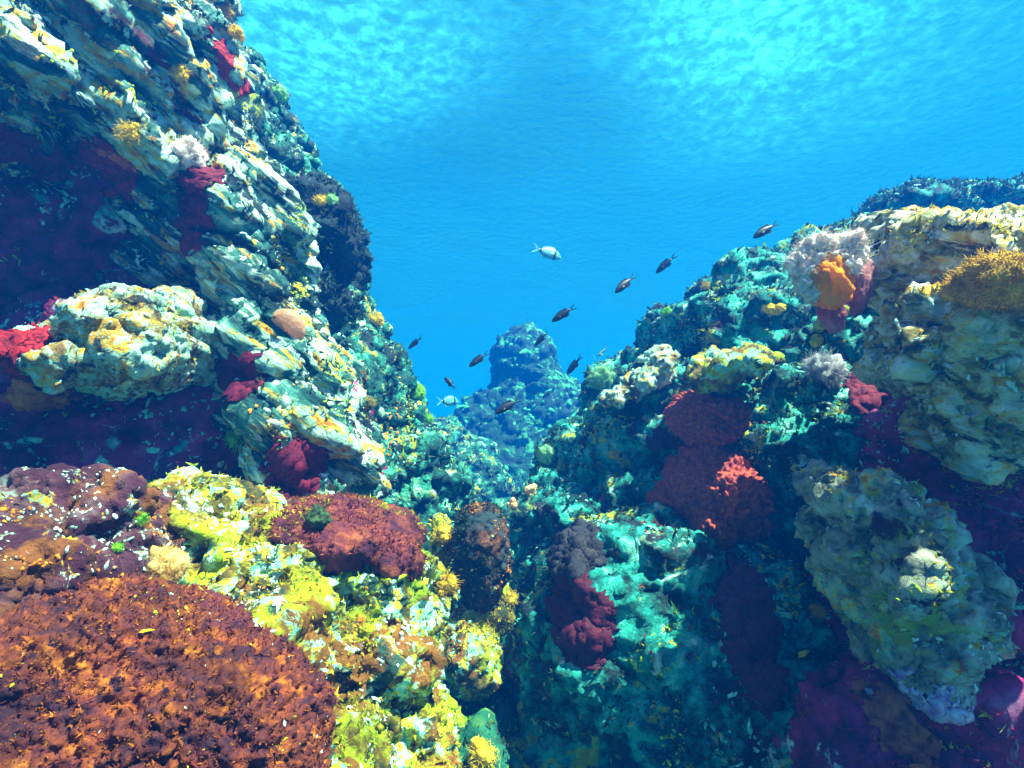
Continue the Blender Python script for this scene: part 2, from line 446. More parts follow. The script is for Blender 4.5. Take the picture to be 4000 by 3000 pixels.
M_DARK = rock_mat("shaded_navy_stone", [(.40, (.004, .010, .022)), (.58, (.006, .035, .045)), (.72, (.03, .14, .14))], (9, .62, .66, [(.4, (.08, .3, .26)), (.6, CREAM_SEALIT)]),
                  [], 8, (2, 6, 3), bump=1, bs=34, dist=.03)  # shade of the overhang painted as dark stone
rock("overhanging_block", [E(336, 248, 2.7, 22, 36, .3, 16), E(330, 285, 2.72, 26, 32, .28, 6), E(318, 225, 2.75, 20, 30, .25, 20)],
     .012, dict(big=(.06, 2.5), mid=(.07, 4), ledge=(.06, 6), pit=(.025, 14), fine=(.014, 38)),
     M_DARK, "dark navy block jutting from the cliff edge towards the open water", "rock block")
rock("boulder", [E(140, 332, 1.75, 44, 32, .32, 14), E(104, 354, 1.78, 40, 24, .3), E(174, 345, 1.75, 18, 36, .26, 14), E(130, 366, 1.75, 56, 18, .3, -4)],
     .006, dict(big=(.05, 3), mid=(.04, 6), ledge=(.05, 8), pit=(.014, 28), fine=(.006, 80)),
     M_PALE, "pale oval boulder with yellow algae wedged under the layered cliff", "boulder")

rock("rock_ledge", [E(30, 530, 1.15, 110, 48, .2, 10), E(110, 550, 1.2, 60, 46, .2, -15), E(-20, 590, 1.0, 110, 60, .25)],
     .0065, dict(big=(.05, 3), mid=(.05, 5), ridge=(.04, 10), pit=(.02, 24), fine=(.006, 70)),
     M_LEDGE, "low ledge of white flecked plum rock behind the big orange brown mound", "rock ledge")

rock("crusted_slope", [
    E(215, 532, 1.5, 62, 34, .2, -14), E(275, 590, 1.48, 90, 50, .25, -30), E(338, 650, 1.5, 80, 78, .3, -32), E(388, 640, 1.6, 30, 78, .25, 8),
    E(300, 740, 1.25, 98, 78, .28, -34), E(385, 790, 1.35, 56, 72, .28, -10), E(240, 640, 1.35, 110, 70, .28)],
    .0065, dict(big=(.05, 2.5), mid=(.05, 5), ledge=(.08, 7), pit=(.024, 20), fine=(.008, 64)),
    M_YELLOW, "sunlit slope crusted in yellow and white growth above the dark channel", "rock slope")

rock("sponge_mound", [E(100, 695, .95, 180, 104, .25, -14), E(215, 745, .92, 105, 100, .2, -32), E(60, 790, .85, 200, 130, .25), E(170, 645, 1.02, 70, 46, .15, -20)],
     .004, dict(big=(.03, 3), mid=(.02, 7), knob=(.019, 66), fine=(.004, 150), order=('mid', 'knob', 'fine')),
     M_BROWN, "big orange brown knobbly sponge covered mound filling the lower corner", "sponge mound")

rock("sponge_mound", [E(345, 521, 1.62, 66, 17, .26, -13), E(398, 543, 1.62, 28, 15, .2, -38), E(300, 514, 1.62, 32, 12, .2, -6), E(350, 535, 1.58, 40, 14, .2, -20)],
     .0065, dict(big=(.03, 3), mid=(.02, 6), knob=(.012, 38), fine=(.006, 90), order=('mid', 'knob', 'fine')),
     M_PLUM, "low plum brown sponge mound lying on top of the yellow crusted slope", "sponge mound")

rock("stump_boulder", [E(479, 562, 2.0, 27, 52, .11, 0), E(482, 545, 2.02, 24, 36, .10)],
     .007, dict(big=(.03, 3), mid=(.02, 6), knob=(.014, 32), fine=(.008, 80), order=('mid', 'knob', 'fine')),
     M_STUMP, "upright dark brown stump of rock standing in the mouth of the channel", "boulder")

rock("crusted_block", [E(472, 645, 2.0, 28, 40, .16, 4), E(443, 575, 2.1, 14, 62, .12), E(492, 615, 2.1, 18, 40, .12)],
     .007, dict(big=(.05, 3), mid=(.03, 6), ridge=(.03, 12), pit=(.02, 22), fine=(.006, 60)),
     M_YELLOW, "pale yellow green block under the dark brown stump", "boulder")

rock("channel_floor", [E(490, 775, 1.9, 90, 50, .4), E(520, 650, 3.2, 70, 60, .8), E(485, 715, 2.3, 60, 50, .5)],
     .014, dict(big=(.08, 2), mid=(.06, 4), pit=(.02, 14), fine=(.01, 30)),
     M_GULLY, "dim green rock floor at the bottom of the channel", "rock floor")

rock("rock_wall", [
    E(880, 365, 2.9, 120, 105, .7, 4), E(805, 316, 3.0, 92, 72, .7, 24), E(750, 318, 3.0, 50, 56, .6, 36), E(725, 365, 3.1, 85, 72, .7, 42), E(660, 424, 3.2, 75, 72, .7, 47),
    E(614, 492, 3.0, 56, 76, .6, 25), E(690, 480, 2.7, 120, 120, .6, 20), E(800, 480, 2.4, 120, 180, .6), E(580, 560, 2.6, 56, 76, .45, 0),
    E(648, 660, 2.1, 122, 150, .5), E(602, 700, 2.1, 80, 120, .45, -10), E(740, 720, 1.9, 110, 160, .5), E(950, 480, 2.3, 160, 230, .6), E(660, 400, 2.75, 60, 34, .4, 42)],
    .012, dict(big=(.12, 1.5), mid=(.10, 2.2), ledge=(.07, 4.5), pit=(.028, 14), fine=(.014, 38)),
    M_RIGHTWALL, "broad dark teal rock wall rising to the pale boulders, with plum sponges growing on it", "rock wall")

rock("lit_streak_ledge", [E(638, 384, 2.45, 34, 8, .16, 38), E(618, 398, 2.45, 16, 8, .14, 30), E(652, 370, 2.5, 15, 8, .14, 45)],  # pale stone put in for a sunlit streak on the wall
     .008, dict(big=(.05, 3), mid=(.05, 5), ridge=(.035, 10), pit=(.02, 20), fine=(.014, 45)),
     M_PALE, "cream ledge standing in for a sunlit streak across the shoulder of the dark rock wall", "rock ledge")
rock("lit_streak_ledge", [E(740, 366, 2.0, 36, 13, .16, 12), E(722, 378, 2.0, 16, 14, .14)],  # yellow stone put in for a sunlit patch of the wall
     .008, dict(big=(.05, 3), mid=(.05, 5), ridge=(.035, 10), pit=(.02, 20), fine=(.014, 45)),
     M_YELLOW, "yellow white ledge standing in for sunlit rock above the knobbly sponges on the dark rock wall", "rock ledge")

rock("rock_ridge", [E(900, 224, 3.6, 46, 25, .5, 0), E(960, 222, 3.6, 75, 21, .5, -2), E(1050, 226, 3.6, 90, 24, .5), E(1000, 262, 3.7, 160, 45, .5), E(875, 250, 3.6, 24, 40, .4)],
     .016, dict(big=(.05, 2), mid=(.06, 3), ridge=(.05, 6), pit=(.02, 14), fine=(.014, 36)),
     M_RIGHTWALL, "flat topped navy ridge silhouetted against the blue water behind the white boulder", "rock ridge")

rock("boulder", [E(955, 272, 1.55, 78, 34, .25, -12), E(1035, 280, 1.5, 86, 36, .3, -8), E(908, 264, 1.58, 36, 30, .18, 10)],
     .0065, dict(big=(.05, 3), mid=(.05, 4), ledge=(.10, 5.5), pit=(.025, 17), fine=(.014, 45), basis=np.array(Matrix.Rotation(R(14), 3, 'Y'))),
     M_BRIGHT, "white and yellow boulder carrying the big mustard algae cushion on top", "boulder")
rock("boulder", [E(962, 358, 1.36, 66, 34, .25, -22), E(1012, 384, 1.3, 66, 44, .25, -16), E(920, 340, 1.38, 28, 18, .15, 10), E(1000, 420, 1.35, 48, 26, .2)],
     .0065, dict(big=(.05, 3), mid=(.05, 4), ledge=(.10, 5.5), pit=(.025, 17), fine=(.014, 45), basis=np.array(Matrix.Rotation(R(14), 3, 'Y'))),
     M_BRIGHT, "pale ridged boulder under the one with the mustard algae cushion", "boulder")
rock("boulder", [E(850, 498, 1.32, 22, 32, .2, 30), E(878, 552, 1.3, 44, 56, .18, -20), E(910, 622, 1.33, 36, 40, .2, -16), E(842, 550, 1.36, 20, 48, .2, 6), E(930, 590, 1.4, 34, 60, .2, -20)],
     .0065, dict(big=(.07, 3), mid=(.05, 5), ledge=(.05, 8), pit=(.02, 20), fine=(.014, 45)),
     M_HANG, "long grey green boulder hanging in front of the purple shaded overhang", "boulder")
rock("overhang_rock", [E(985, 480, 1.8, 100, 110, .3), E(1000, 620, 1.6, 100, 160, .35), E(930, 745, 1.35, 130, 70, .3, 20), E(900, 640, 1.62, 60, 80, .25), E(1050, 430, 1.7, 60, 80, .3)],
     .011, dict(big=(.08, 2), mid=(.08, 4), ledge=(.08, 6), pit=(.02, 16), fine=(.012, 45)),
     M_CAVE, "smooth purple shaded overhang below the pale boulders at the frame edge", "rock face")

rock("rock_pinnacle", [E(524, 366, 9.6, 30, 33, .6, 6), E(506, 402, 9.6, 16, 54, .6), E(540, 392, 9.5, 30, 48, .6, 16), E(552, 440, 9.4, 44, 76, .8, 16), E(520, 540, 9.0, 100, 120, 1.2), E(476, 432, 9.4, 24, 40, .6, -24), E(588, 500, 9.0, 55, 90, 1, 10), E(520, 430, 9.4, 36, 60, .7)],
     .036, dict(big=(.10, .9), mid=(.12, 2.0), ledge=(.12, 3.0), pit=(.05, 7), fine=(.03, 18)),
     M_FAR, "hazy green pinnacle with a blunt top at the far end of the channel", "rock pinnacle")
rock("far_boulder", [E(436, 462, 6.4, 26, 42, .5, -26), E(465, 535, 6.1, 46, 86, .6), E(425, 510, 6.1, 36, 80, .5), E(478, 470, 6.9, 22, 40, .5, 24)],
     .022, dict(big=(.1, 1.6), mid=(.1, 3), ridge=(.07, 5), pit=(.04, 10), fine=(.02, 28)),
     M_FARWALL, "sloping green boulder at the foot of the hazy pinnacle", "boulder")
rock("far_boulder", [E(536, 560, 5.2, 60, 60, .6, 10), E(556, 520, 5.4, 34, 50, .5)],
     .022, dict(big=(.1, 1.6), mid=(.1, 3), ridge=(.07, 5), pit=(.04, 10), fine=(.02, 28)),
     M_FARWALL, "rounded teal rock closing the channel behind the dark stump", "boulder")
#--END ROCKS

# ------------------------------------------------------------------ where things can sit
_dg = bpy.context.evaluated_depsgraph_get()
_TREES = []
for o in ROCKS:
    me = o.data
    v = coords(me) + np.array(o.location)
    _TREES.append((o, BVHTree.FromPolygons(v.tolist(), [tuple(p.vertices) for p in me.polygons])))

def hit(px, py):
    """first rock met along the line of sight: point, normal, depth along the view"""
    dr = P(px, py, 1.0).normalized()
    best = None
    for o, t in _TREES:
        h = t.ray_cast(Vector((0, 0, 0)), dr)
        if h[0] is not None and (best is None or h[3] < best[2]): best = (h[0], h[1], h[3], o)
    if best is None: return P(px, py, 2.5), Vector((0, -1, 0)), 2.5
    nrm = best[1].normalized()
    if nrm.dot(dr) > 0: nrm = -nrm
    return best[0], nrm, best[0].dot(CF)

def frame(nrm, rng=None):
    z = nrm.normalized()
    x = Vector((0, 0, 1)).cross(z)
    if x.length < 1e-3: x = Vector((1, 0, 0))
    x.normalize(); y = z.cross(x)
    return np.array(x), np.array(y), np.array(z)

# ------------------------------------------------------------------ growth on the rocks (uncountable: one part of each rock)
def grow(rock_o, name, count, size, mat, style, seed, patch=(3.0, .0), up=(.0, 1.0), spots=None):
    if style == 'chip': count, size = int(count * .95), size * .58
    else: count = int(count * 1.5)
    rng = np.random.RandomState(seed)
    me = rock_o.data
    v = coords(me); nn = normals(me)
    w = v + np.array(rock_o.location)
    d = w @ np.array(CF)
    px = W / 2 + F * (w @ np.array(CR)) / np.maximum(d, .05); py = H / 2 - F * (w @ np.array(CU)) / np.maximum(d, .05)
    ok = (d > .2) & (px > -40) & (px < W + 40) & (py > -40) & (py < H + 40)
    view = -w / np.linalg.norm(w, axis=1)[:, None]
    ok &= (nn * view).sum(1) > -.25
    ok &= (nn[:, 2] > up[0]) & (nn[:, 2] < up[1])
    ok &= fbm(w * patch[0] + seed * 3.1, 3) > patch[1]
    if spots:
        sp = np.zeros(len(w), bool)
        wob = 1 + .9 * fbm(w * 9 + seed, 3)
        for (sx, sy, ax, ay) in spots: sp |= (((px - sx) / ax) ** 2 + ((py - sy) / ay) ** 2) < wob
        ok &= sp
    idx = np.nonzero(ok)[0]
    if len(idx) == 0: return None
    pick = rng.choice(idx, size=min(count, len(idx)), replace=False)
    VV, FF, k = [], [], 0
    for i in pick:
        p, q = v[i], nn[i] + rng.normal(size=3) * .35
        q /= np.linalg.norm(q)
        x = np.cross(q, rng.normal(size=3)); x /= np.linalg.norm(x); y = np.cross(q, x)
        s = size * (.4 + 1.2 * rng.rand() ** 2)
        if style == 'chip':  # crust flakes; the pale ones are also put in for sun sparkle
            m_ = 7
            an = np.arange(m_) / m_ * 6.283 + rng.rand()
            r1 = s * (.35 + .9 * rng.rand(m_)); r2 = r1 * (.5 + .25 * rng.rand(m_))
            el = 1 + 1.8 * rng.rand() ** 2
            ring = p + (np.cos(an) * r1 * el)[:, None] * x + (np.sin(an) * r1)[:, None] * y - .25 * s * q
            rin = p + (np.cos(an) * r2 * el)[:, None] * x + (np.sin(an) * r2)[:, None] * y + (s * (.10 + .35 * rng.rand(m_)))[:, None] * q
            top = (p + q * s * (.05 + .4 * rng.rand()))[None]
            VV.append(np.concatenate([ring, rin, top]))
            for a_ in range(m_):
                b_ = (a_ + 1) % m_
                FF.append((k + a_, k + b_, k + m_ + b_, k + m_ + a_)); FF.append((k + m_ + a_, k + m_ + b_, k + 2 * m_))
            k += 2 * m_ + 1
        else:                                            # a small spray of weed: tapered bent blades
            for b_ in range(5):
                dr = q + rng.normal(size=3) * .55 + np.array((0, 0, .25)); dr /= np.linalg.norm(dr)
                L = s * (.5 + 1.0 * rng.rand() ** 1.5); wd = s * (.14 + .16 * rng.rand())
                sd = np.cross(dr, rng.normal(size=3)); sd /= np.linalg.norm(sd)
                bend = rng.normal(size=3) * .35 * L
                p0 = p - q * s * .15
                p1 = p0 + dr * L * .5 + bend * .25; p2 = p0 + dr * L + bend
                VV.append(np.array([p0 - sd * wd, p0 + sd * wd, p1 - sd * wd * 1.1, p1 + sd * wd * 1.1, p2]))
                FF += [(k, k + 1, k + 3, k + 2), (k + 2, k + 3, k + 4)]
                k += 5
    o = link_mesh(name, np.concatenate(VV), FF, mat, parent=rock_o)
    o["kind"] = "stuff"
    return o

W_WHITE = soft_mat("white_crust_growth", (.30, .66, .54), (.78, .90, .84), 60, .1)
W_YELLOW = soft_mat("yellow_algae_growth", (.45, .33, .005), (.70, .64, .02), 40, .3)
W_ORANGE = soft_mat("orange_crust_growth", (.50, .10, .01), (.80, .35, .02), 40, .2)
W_LIME = soft_mat("lime_algae_growth", (.16, .30, .01), (.42, .60, .03), 40, .35)
W_TEAL = soft_mat("teal_crust_growth", (.02, .22, .10), (.08, .45, .22), 20, .1)
W_DARK = soft_mat("dark_weed_growth", (.015, .035, .03), (.06, .11, .07), 40, .3)
W_PLUM = soft_mat("plum_weed_growth", (.10, .01, .02), (.35, .08, .03), 40, .25)
W_RUST = soft_mat("rust_weed_growth", (.09, .014, .01), (.40, .12, .006), 40, .2)
W_CRIM = soft_mat("crimson_weed_growth", (.30, .01, .06), (.60, .04, .12), 40, .2)
W_MINT = soft_mat("pale_green_crust_growth", (.08, .46, .36), (.34, .78, .62), 60, .1)

RK = {}
for o in ROCKS: RK.setdefault(o.name.split('.')[0], []).append(o)
cl = RK['rock_cliff'][0]
grow(cl, "white_crust", 2600, .012, W_WHITE, 'chip', 1, (3, .12), (.0, 1.1))
grow(cl, "yellow_crust", 900, .011, W_YELLOW, 'chip', 2, (4, .2), (-.3, 1.1))
grow(cl, "orange_crust", 350, .009, W_ORANGE, 'chip', 3, (3, .25), (-.3, 1.1))
grow(cl, "dark_weed", 2500, .012, W_DARK, 'weed', 4, (3, -.1), (-.4, 1.1))
fw, rw = RK['rock_wall'][0], RK['rock_wall'][1]
grow(fw, "white_crust", 1800, .014, W_MINT, 'chip', 5, (3, .05), (.0, 1.1))
grow(fw, "yellow_crust", 700, .013, W_YELLOW, 'chip', 6, (4, .15), (-.3, 1.1))
grow(fw, "dark_weed", 3000, .016, W_DARK, 'weed', 7, (3, -.2), (-.4, 1.1))
grow(fw, "lime_weed", 700, .014, W_LIME, 'weed', 8, (4, .2), (-.1, 1.1))
grow(rw, "pale_crust", 2600, .013, W_MINT, 'chip', 9, (2.4, .12), (.0, 1.1))
grow(rw, "yellow_crust", 250, .011, W_YELLOW, 'chip', 10, (3, .3), (-.3, 1.1))
grow(rw, "dark_weed", 7000, .015, W_DARK, 'weed', 11, (3, -.3), (-.5, 1.1))
grow(rw, "lime_weed", 500, .013, W_LIME, 'weed', 12, (3, .3), (-.1, 1.1))
grow(rw, "plum_weed", 500, .011, W_PLUM, 'weed', 13, (2.2, .25), (-.5, 1.1))
sl = RK['crusted_slope'][0]
grow(sl, "white_crust", 2400, .0075, W_WHITE, 'chip', 14, (5, .0), (-.2, 1.1))
grow(sl, "yellow_algae", 2200, .008, W_YELLOW, 'weed', 15, (4, .0), (-.3, 1.1))
grow(sl, "orange_crust", 700, .006, W_ORANGE, 'chip', 16, (5, .2), (-.3, 1.1))
ld = RK['rock_ledge'][0]
grow(ld, "white_crust", 500, .006, W_WHITE, 'chip', 17, (6, .1), (-.1, 1.1))
grow(ld, "orange_crust", 500, .006, W_ORANGE, 'chip', 18, (6, .1), (-.3, 1.1))
grow(RK['overhanging_block'][0], "dark_weed", 1500, .014, W_DARK, 'weed', 98, (3, -.4), (-.6, 1.1))
bd = RK['boulder']
for k, b in enumerate(bd):
    grow(b, "white_crust", 900, .007, W_WHITE, 'chip', 20 + k, (6, .05), (-.1, 1.1))
    grow(b, "yellow_algae", 700, .007, W_YELLOW, 'weed', 30 + k, (4, .12), (-.4, 1.1))
    grow(b, "orange_crust", 250, .006, W_ORANGE, 'chip', 40 + k, (6, .25), (-.3, 1.1))
sm1, sm2 = RK['sponge_mound']
grow(sm1, "yellow_crust", 160, .005, W_YELLOW, 'chip', 50, (7, .15), (-.2, 1.1))
grow(sm1, "white_crust", 60, .005, W_WHITE, 'chip', 51, (5, .2), (-.2, 1.1))
grow(sm1, "orange_weed", 3200, .0045, W_RUST, 'weed', 97, (5, -.5), (-.6, 1.1))
grow(sm1, "plum_weed", 1600, .005, W_PLUM, 'weed', 52, (5, .0), (-.2, 1.1))
grow(sm2, "plum_weed", 1500, .006, W_PLUM, 'weed', 53, (5, -.2), (-.2, 1.1))
grow(sm2, "yellow_algae", 350, .007, W_YELLOW, 'weed', 54, (4, .2), (-.2, 1.1))
st = RK['stump_boulder'][0]
grow(st, "orange_crust", 350, .006, W_ORANGE, 'chip', 55, (6, .1), (-.4, 1.1))
grow(st, "dark_weed", 900, .008, W_DARK, 'weed', 56, (6, -.2), (-.4, 1.1))
cb = RK['crusted_block'][0]
grow(cb, "white_crust", 500, .008, W_MINT, 'chip', 57, (6, .0), (-.3, 1.1))
grow(cb, "yellow_algae", 1200, .010, W_YELLOW, 'weed', 58, (4, -.2), (-.5, 1.1))
gf = RK['channel_floor'][0]
grow(gf, "lime_weed", 1400, .012, W_LIME, 'weed', 90, (3, -.1), (-.3, 1.1))
grow(gf, "dark_weed", 1400, .014, W_DARK, 'weed', 91, (3, -.2), (-.5, 1.1))
rr = RK['rock_ridge'][0]
grow(rr, "dark_weed", 3000, .018, W_DARK, 'weed', 59, (3, -.4), (-.6, 1.1))
grow(rr, "pale_crust", 200, .014, W_MINT, 'chip', 60, (3, .1), (.2, 1.1))
grow(RK['rock_pinnacle'][0], "pale_crust", 900, .06, W_TEAL, 'chip', 61, (1.6, .0), (.0, 1.1))
for k, b in enumerate(RK['far_boulder']):
    grow(b, "pale_crust", 700, .022, W_MINT, 'chip', 62 + k, (2.5, .0), (.0, 1.1))
    grow(b, "lime_weed", 500, .022, W_LIME, 'weed', 64 + k, (3, .1), (.0, 1.1))
oh = RK['overhang_rock'][0]
grow(oh, "teal_crust", 900, .011, W_MINT, 'chip', 95, (3, .2), (-.8, 1.1))
grow(oh, "crimson_weed", 1500, .010, W_CRIM, 'weed', 96, (3, .0), (-.9, 1.1))
grow(oh, "plum_weed", 900, .008, W_PLUM, 'weed', 66, (3, .0), (-.8, 1.1))
grow(oh, "yellow_algae", 250, .010, W_YELLOW, 'weed', 68, (4, .3), (-.5, 1.1))
cv = RK['cave_wall'][0]
grow(cv, "pale_crust", 1300, .014, W_MINT, 'chip', 69, (3, .15), (-.8, 1.1))
grow(cv, "crimson_weed", 1500, .012, W_CRIM, 'weed', 93, (3, .0), (-.9, 1.1))
grow(cv, "lime_weed", 300, .012, W_LIME, 'weed', 94, (3, .3), (-.9, 1.1))
grow(cv, "plum_weed", 700, .010, W_PLUM, 'weed', 70, (4, .1), (-.8, 1.1))

W_LEMON = soft_mat("lemon_crust_growth", (.42, .48, .004), (.58, .76, .05), 40, .2)
YS = [(655, 655, 26, 24), (668, 728, 16, 40), (748, 452, 16, 36), (640, 300, 30, 10), (690, 330, 20, 16), (600, 425, 22, 12), (770, 540, 16, 30), (792, 600, 12, 40), (1000, 470, 20, 40)]
grow(rw, "lemon_crust", 800, .009, W_LEMON, 'chip', 80, (5, -.2), (-.6, 1.1), YS)
grow(rw, "lemon_weed", 500, .010, W_YELLOW, 'weed', 81, (5, -.2), (-.6, 1.1), YS)
YF = [(386, 455, 18, 40), (350, 470, 14, 50), (405, 420, 10, 30), (340, 400, 12, 30)]
grow(fw, "lemon_crust", 1200, .012, W_LEMON, 'chip', 82, (5, -.2), (-.6, 1.1), YF)
grow(fw, "orange_crust", 300, .010, W_ORANGE, 'chip', 83, (5, .0), (-.6, 1.1), YF)
YC = [(335, 430, 12, 90), (300, 260, 10, 60), (90, 60, 70, 12), (40, 120, 60, 10), (160, 90, 50, 14), (20, 80, 40, 12)]
grow(cl, "lemon_crust", 1600, .009, W_LEMON, 'chip', 84, (5, -.1), (-.3, 1.1), YC)
grow(sl, "lemon_weed", 2600, .008, W_LEMON, 'weed', 85, (3, -.1), (-.4, 1.1))
grow(bd[-1], "lime_weed", 900, .007, W_LIME, 'weed', 86, (4, -.3), (-.6, 1.1), [(905, 590, 26, 16), (860, 560, 14, 30)])
grow(oh, "yellow_tuft", 900, .010, W_YELLOW, 'weed', 87, (4, -.3), (-.8, 1.1), [(1005, 460, 22, 34)])
grow(oh, "lilac_crust", 500, .008, soft_mat("lilac_crust_growth", (.25, .10, .30), (.45, .35, .60), 30, .1), 'chip', 88, (4, .1), (-.8, 1.1))
# ------------------------------------------------------------------ sponges, soft corals, tufts
S_RED = soft_mat("red_sponge_skin", (.12, .002, .012), (.42, .012, .018), 60, .08)
S_WINE = soft_mat("wine_sponge_skin", (.05, .001, .015), (.18, .004, .025), 70, .05)
S_FIRE = soft_mat("orange_red_sponge_skin", (.55, .03, .01), (.85, .20, .02), 25, .15)
S_PLUM = soft_mat("plum_knob_sponge_skin", (.16, .008, .03), (.50, .09, .035), 70, .05)
S_MAROON = soft_mat("dark_maroon_skin", (.025, .002, .012), (.09, .005, .022), 80, .05)
S_BLACKISH = soft_mat("blackish_skin", (.008, .010, .02), (.035, .03, .035), 40, .05)
S_RUST = soft_mat("rust_skin", (.12, .02, .02), (.40, .12, .04), 30, .1)
S_LEMON = soft_mat("lemon_crust", (.50, .30, .01), (.82, .78, .25), 14, .15)
S_PINKW = soft_mat("pale_pink_soft_coral", (.95, .66, .56), (.97, .93, .88), 40, .3)
S_ORANGE = soft_mat("bright_orange_body", (.98, .33, .0), (1.0, .44, .0), 30, .5)
S_SALMON = soft_mat("salmon_jelly", (.85, .40, .22), (.90, .55, .38), 30, .5, .4, 90)
S_YELLOW = soft_mat("bright_yellow_body", (.75, .48, .01), (.88, .70, .05), 25, .4)
S_PALEY = soft_mat("pale_yellow_puff", (.80, .50, .10), (.90, .72, .30), 25, .5)
S_GREEN = soft_mat("bright_green_algae", (.18, .55, .02), (.45, .85, .05), 25, .5)
S_MINTP = soft_mat("pale_green_puff", (.20, .50, .25), (.45, .75, .45), 25, .5)
S_MUSTARD = soft_mat("mustard_algae", (.45, .22, .005), (.75, .48, .02), 40, .3)
S_OLIVE = soft_mat("dark_olive_tuft", (.03, .06, .03), (.12, .20, .08), 40, .3)
S_WHITEP = soft_mat("whitish_soft_coral", (.45, .45, .50), (.75, .70, .74), 25, .5)
S_PEACH = soft_mat("peach_body", (.80, .48, .22), (.90, .66, .36), 20, .4)
S_SHELL = soft_mat("grey_shell", (.35, .38, .42), (.70, .70, .68), 50, .05, .35)

def place(px, py, lift=.3):
    p, q, d = hit(px, py)
    q = (q + Vector((0, -.3, lift))).normalized()
    return p, q, d

def empty(name, p, label, cat, group=None):
    o = bpy.data.objects.new(name, None); COL.objects.link(o); o.location = p
    o.empty_display_size = .05
    return tag(o, label, cat, group)

def lump(rx, ry, rz, seed, knob=0.0, kf=6.0, amp=.18, sub=5):
    """lumpy flattened dome, unit axes x y z scaled"""
    v, f = ico(sub)
    v = v.copy()
    n_ = v.copy()
    v = v + n_ * (fbm(v * 1.6 + seed * 7.7, 3) * amp)[:, None]
    if knob:
        d1, d2 = worley(v * kf + seed); v = v + n_ * ((.55 - np.clip(d1, 0, 1)) * knob)[:, None]
    return v * np.array((rx, ry, rz)), f

def sponge(px, py, rx, ry, thick, mat, seed, name, label, cat="sponge", knob=.0, kf=60.0, roll=0, group=None, ragged=.45, cuts=2):
    """growth that follows the rock it sits on: thick metres high in the middle, its ragged rim sunk into the stone; knob metres of nodules"""
    p, q, d = hit(px, py)
    dr = P(px, py, 1.0).normalized()
    ro = min(((t.ray_cast(Vector((0, 0, 0)), dr)[3] or 1e9), i) for i, (o_, t) in enumerate(_TREES))[1]
    ro = _TREES[ro][0]
    me = ro.data
    w = coords(me) + np.array(ro.location); nn = normals(me)
    x = np.array((CR * math.cos(R(roll)) + CU * math.sin(R(roll)))); y = np.array((CU * math.cos(R(roll)) - CR * math.sin(R(roll)))); z = np.array(CF)
    a, b = rx * d / F, ry * d / F
    r_ = w - np.array(p)
    def field(w_):
        r_ = w_ - np.array(p)
        e_ = np.sqrt(((r_ @ x) / a) ** 2 + ((r_ @ y) / b) ** 2 + ((r_ @ z) / (max(a, b) * 2.2)) ** 2)
        return e_ + ragged * .6 * fbm(w_ * (2.2 / min(a, b)) * .5 + seed * 5.3, 4, .6)
    g = np.full(len(w), 9.0)
    near = np.nonzero((np.abs(r_ @ x) < 2 * a) & (np.abs(r_ @ y) < 2 * b) & (np.abs(r_ @ z) < max(a, b) * 3))[0]
    g[near] = field(w[near])
    inn = (g < 1.12)
    nv = len(me.polygons)
    ls = np.empty(nv, int); lt = np.empty(nv, int); me.polygons.foreach_get("loop_start", ls); me.polygons.foreach_get("loop_total", lt)
    lv = np.empty(len(me.loops), int); me.loops.foreach_get("vertex_index", lv)
    used = {}; V, Fc = [], []
    for i in np.nonzero(inn[lv[ls]])[0]:
        q4 = lv[ls[i]:ls[i] + lt[i]]
        if not inn[q4].all(): continue
        f_ = []
        for k in q4:
            if k not in used: used[k] = len(V); V.append(w[k])
            f_.append(used[k])
        Fc.append(f_)
    if not Fc: print("empty sponge", label); return None
    bm = bmesh.new()
    bv = [bm.verts.new(v_) for v_ in V]
    for f_ in Fc: bm.faces.new([bv[k] for k in f_])
    # keep the piece under the centre
    bm.verts.ensure_lookup_table()
    start = min(bm.verts, key=lambda v_: (v_.co - p).length)
    seen, stack = {start}, [start]
    while stack:
        c_ = stack.pop()
        for e_ in c_.link_edges:
            o2 = e_.other_vert(c_)
            if o2 not in seen: seen.add(o2); stack.append(o2)
    bmesh.ops.delete(bm, geom=[v_ for v_ in bm.verts if v_ not in seen], context='VERTS')
    if cuts: bmesh.ops.subdivide_edges(bm, edges=bm.edges[:], cuts=cuts, use_grid_fill=True)
    bm.normal_update()
    me2 = bpy.data.meshes.new(name); bm.to_mesh(me2); bm.free()
    w2 = coords(me2); n2 = normals(me2)
    g2 = field(w2)
    h = thick * np.sqrt(np.clip(1 - g2 ** 2, 0, 1)) + np.where(g2 > .98, -.02, .002)
    if knob:
        d1, d2 = worley(w2 * kf + seed)
        h = h + np.clip(1.2 - g2, 0, 1) * knob * (.8 - np.clip(d1, 0, 1) ** 1.4 * 1.5)
    h = h + thick * .35 * fbm(w2 * (3 / min(a, b)) + seed, 3) * np.clip(1 - g2, 0, 1)
    w2 = w2 + n2 * h[:, None]
    me2.vertices.foreach_set("co", (w2 - np.array(p)).ravel())
    me2.polygons.foreach_set("use_smooth", [True] * len(me2.polygons)); me2.materials.append(mat); me2.update()
    o = bpy.data.objects.new(name, me2); COL.objects.link(o); o.location = p
    return tag(o, label, cat, group)

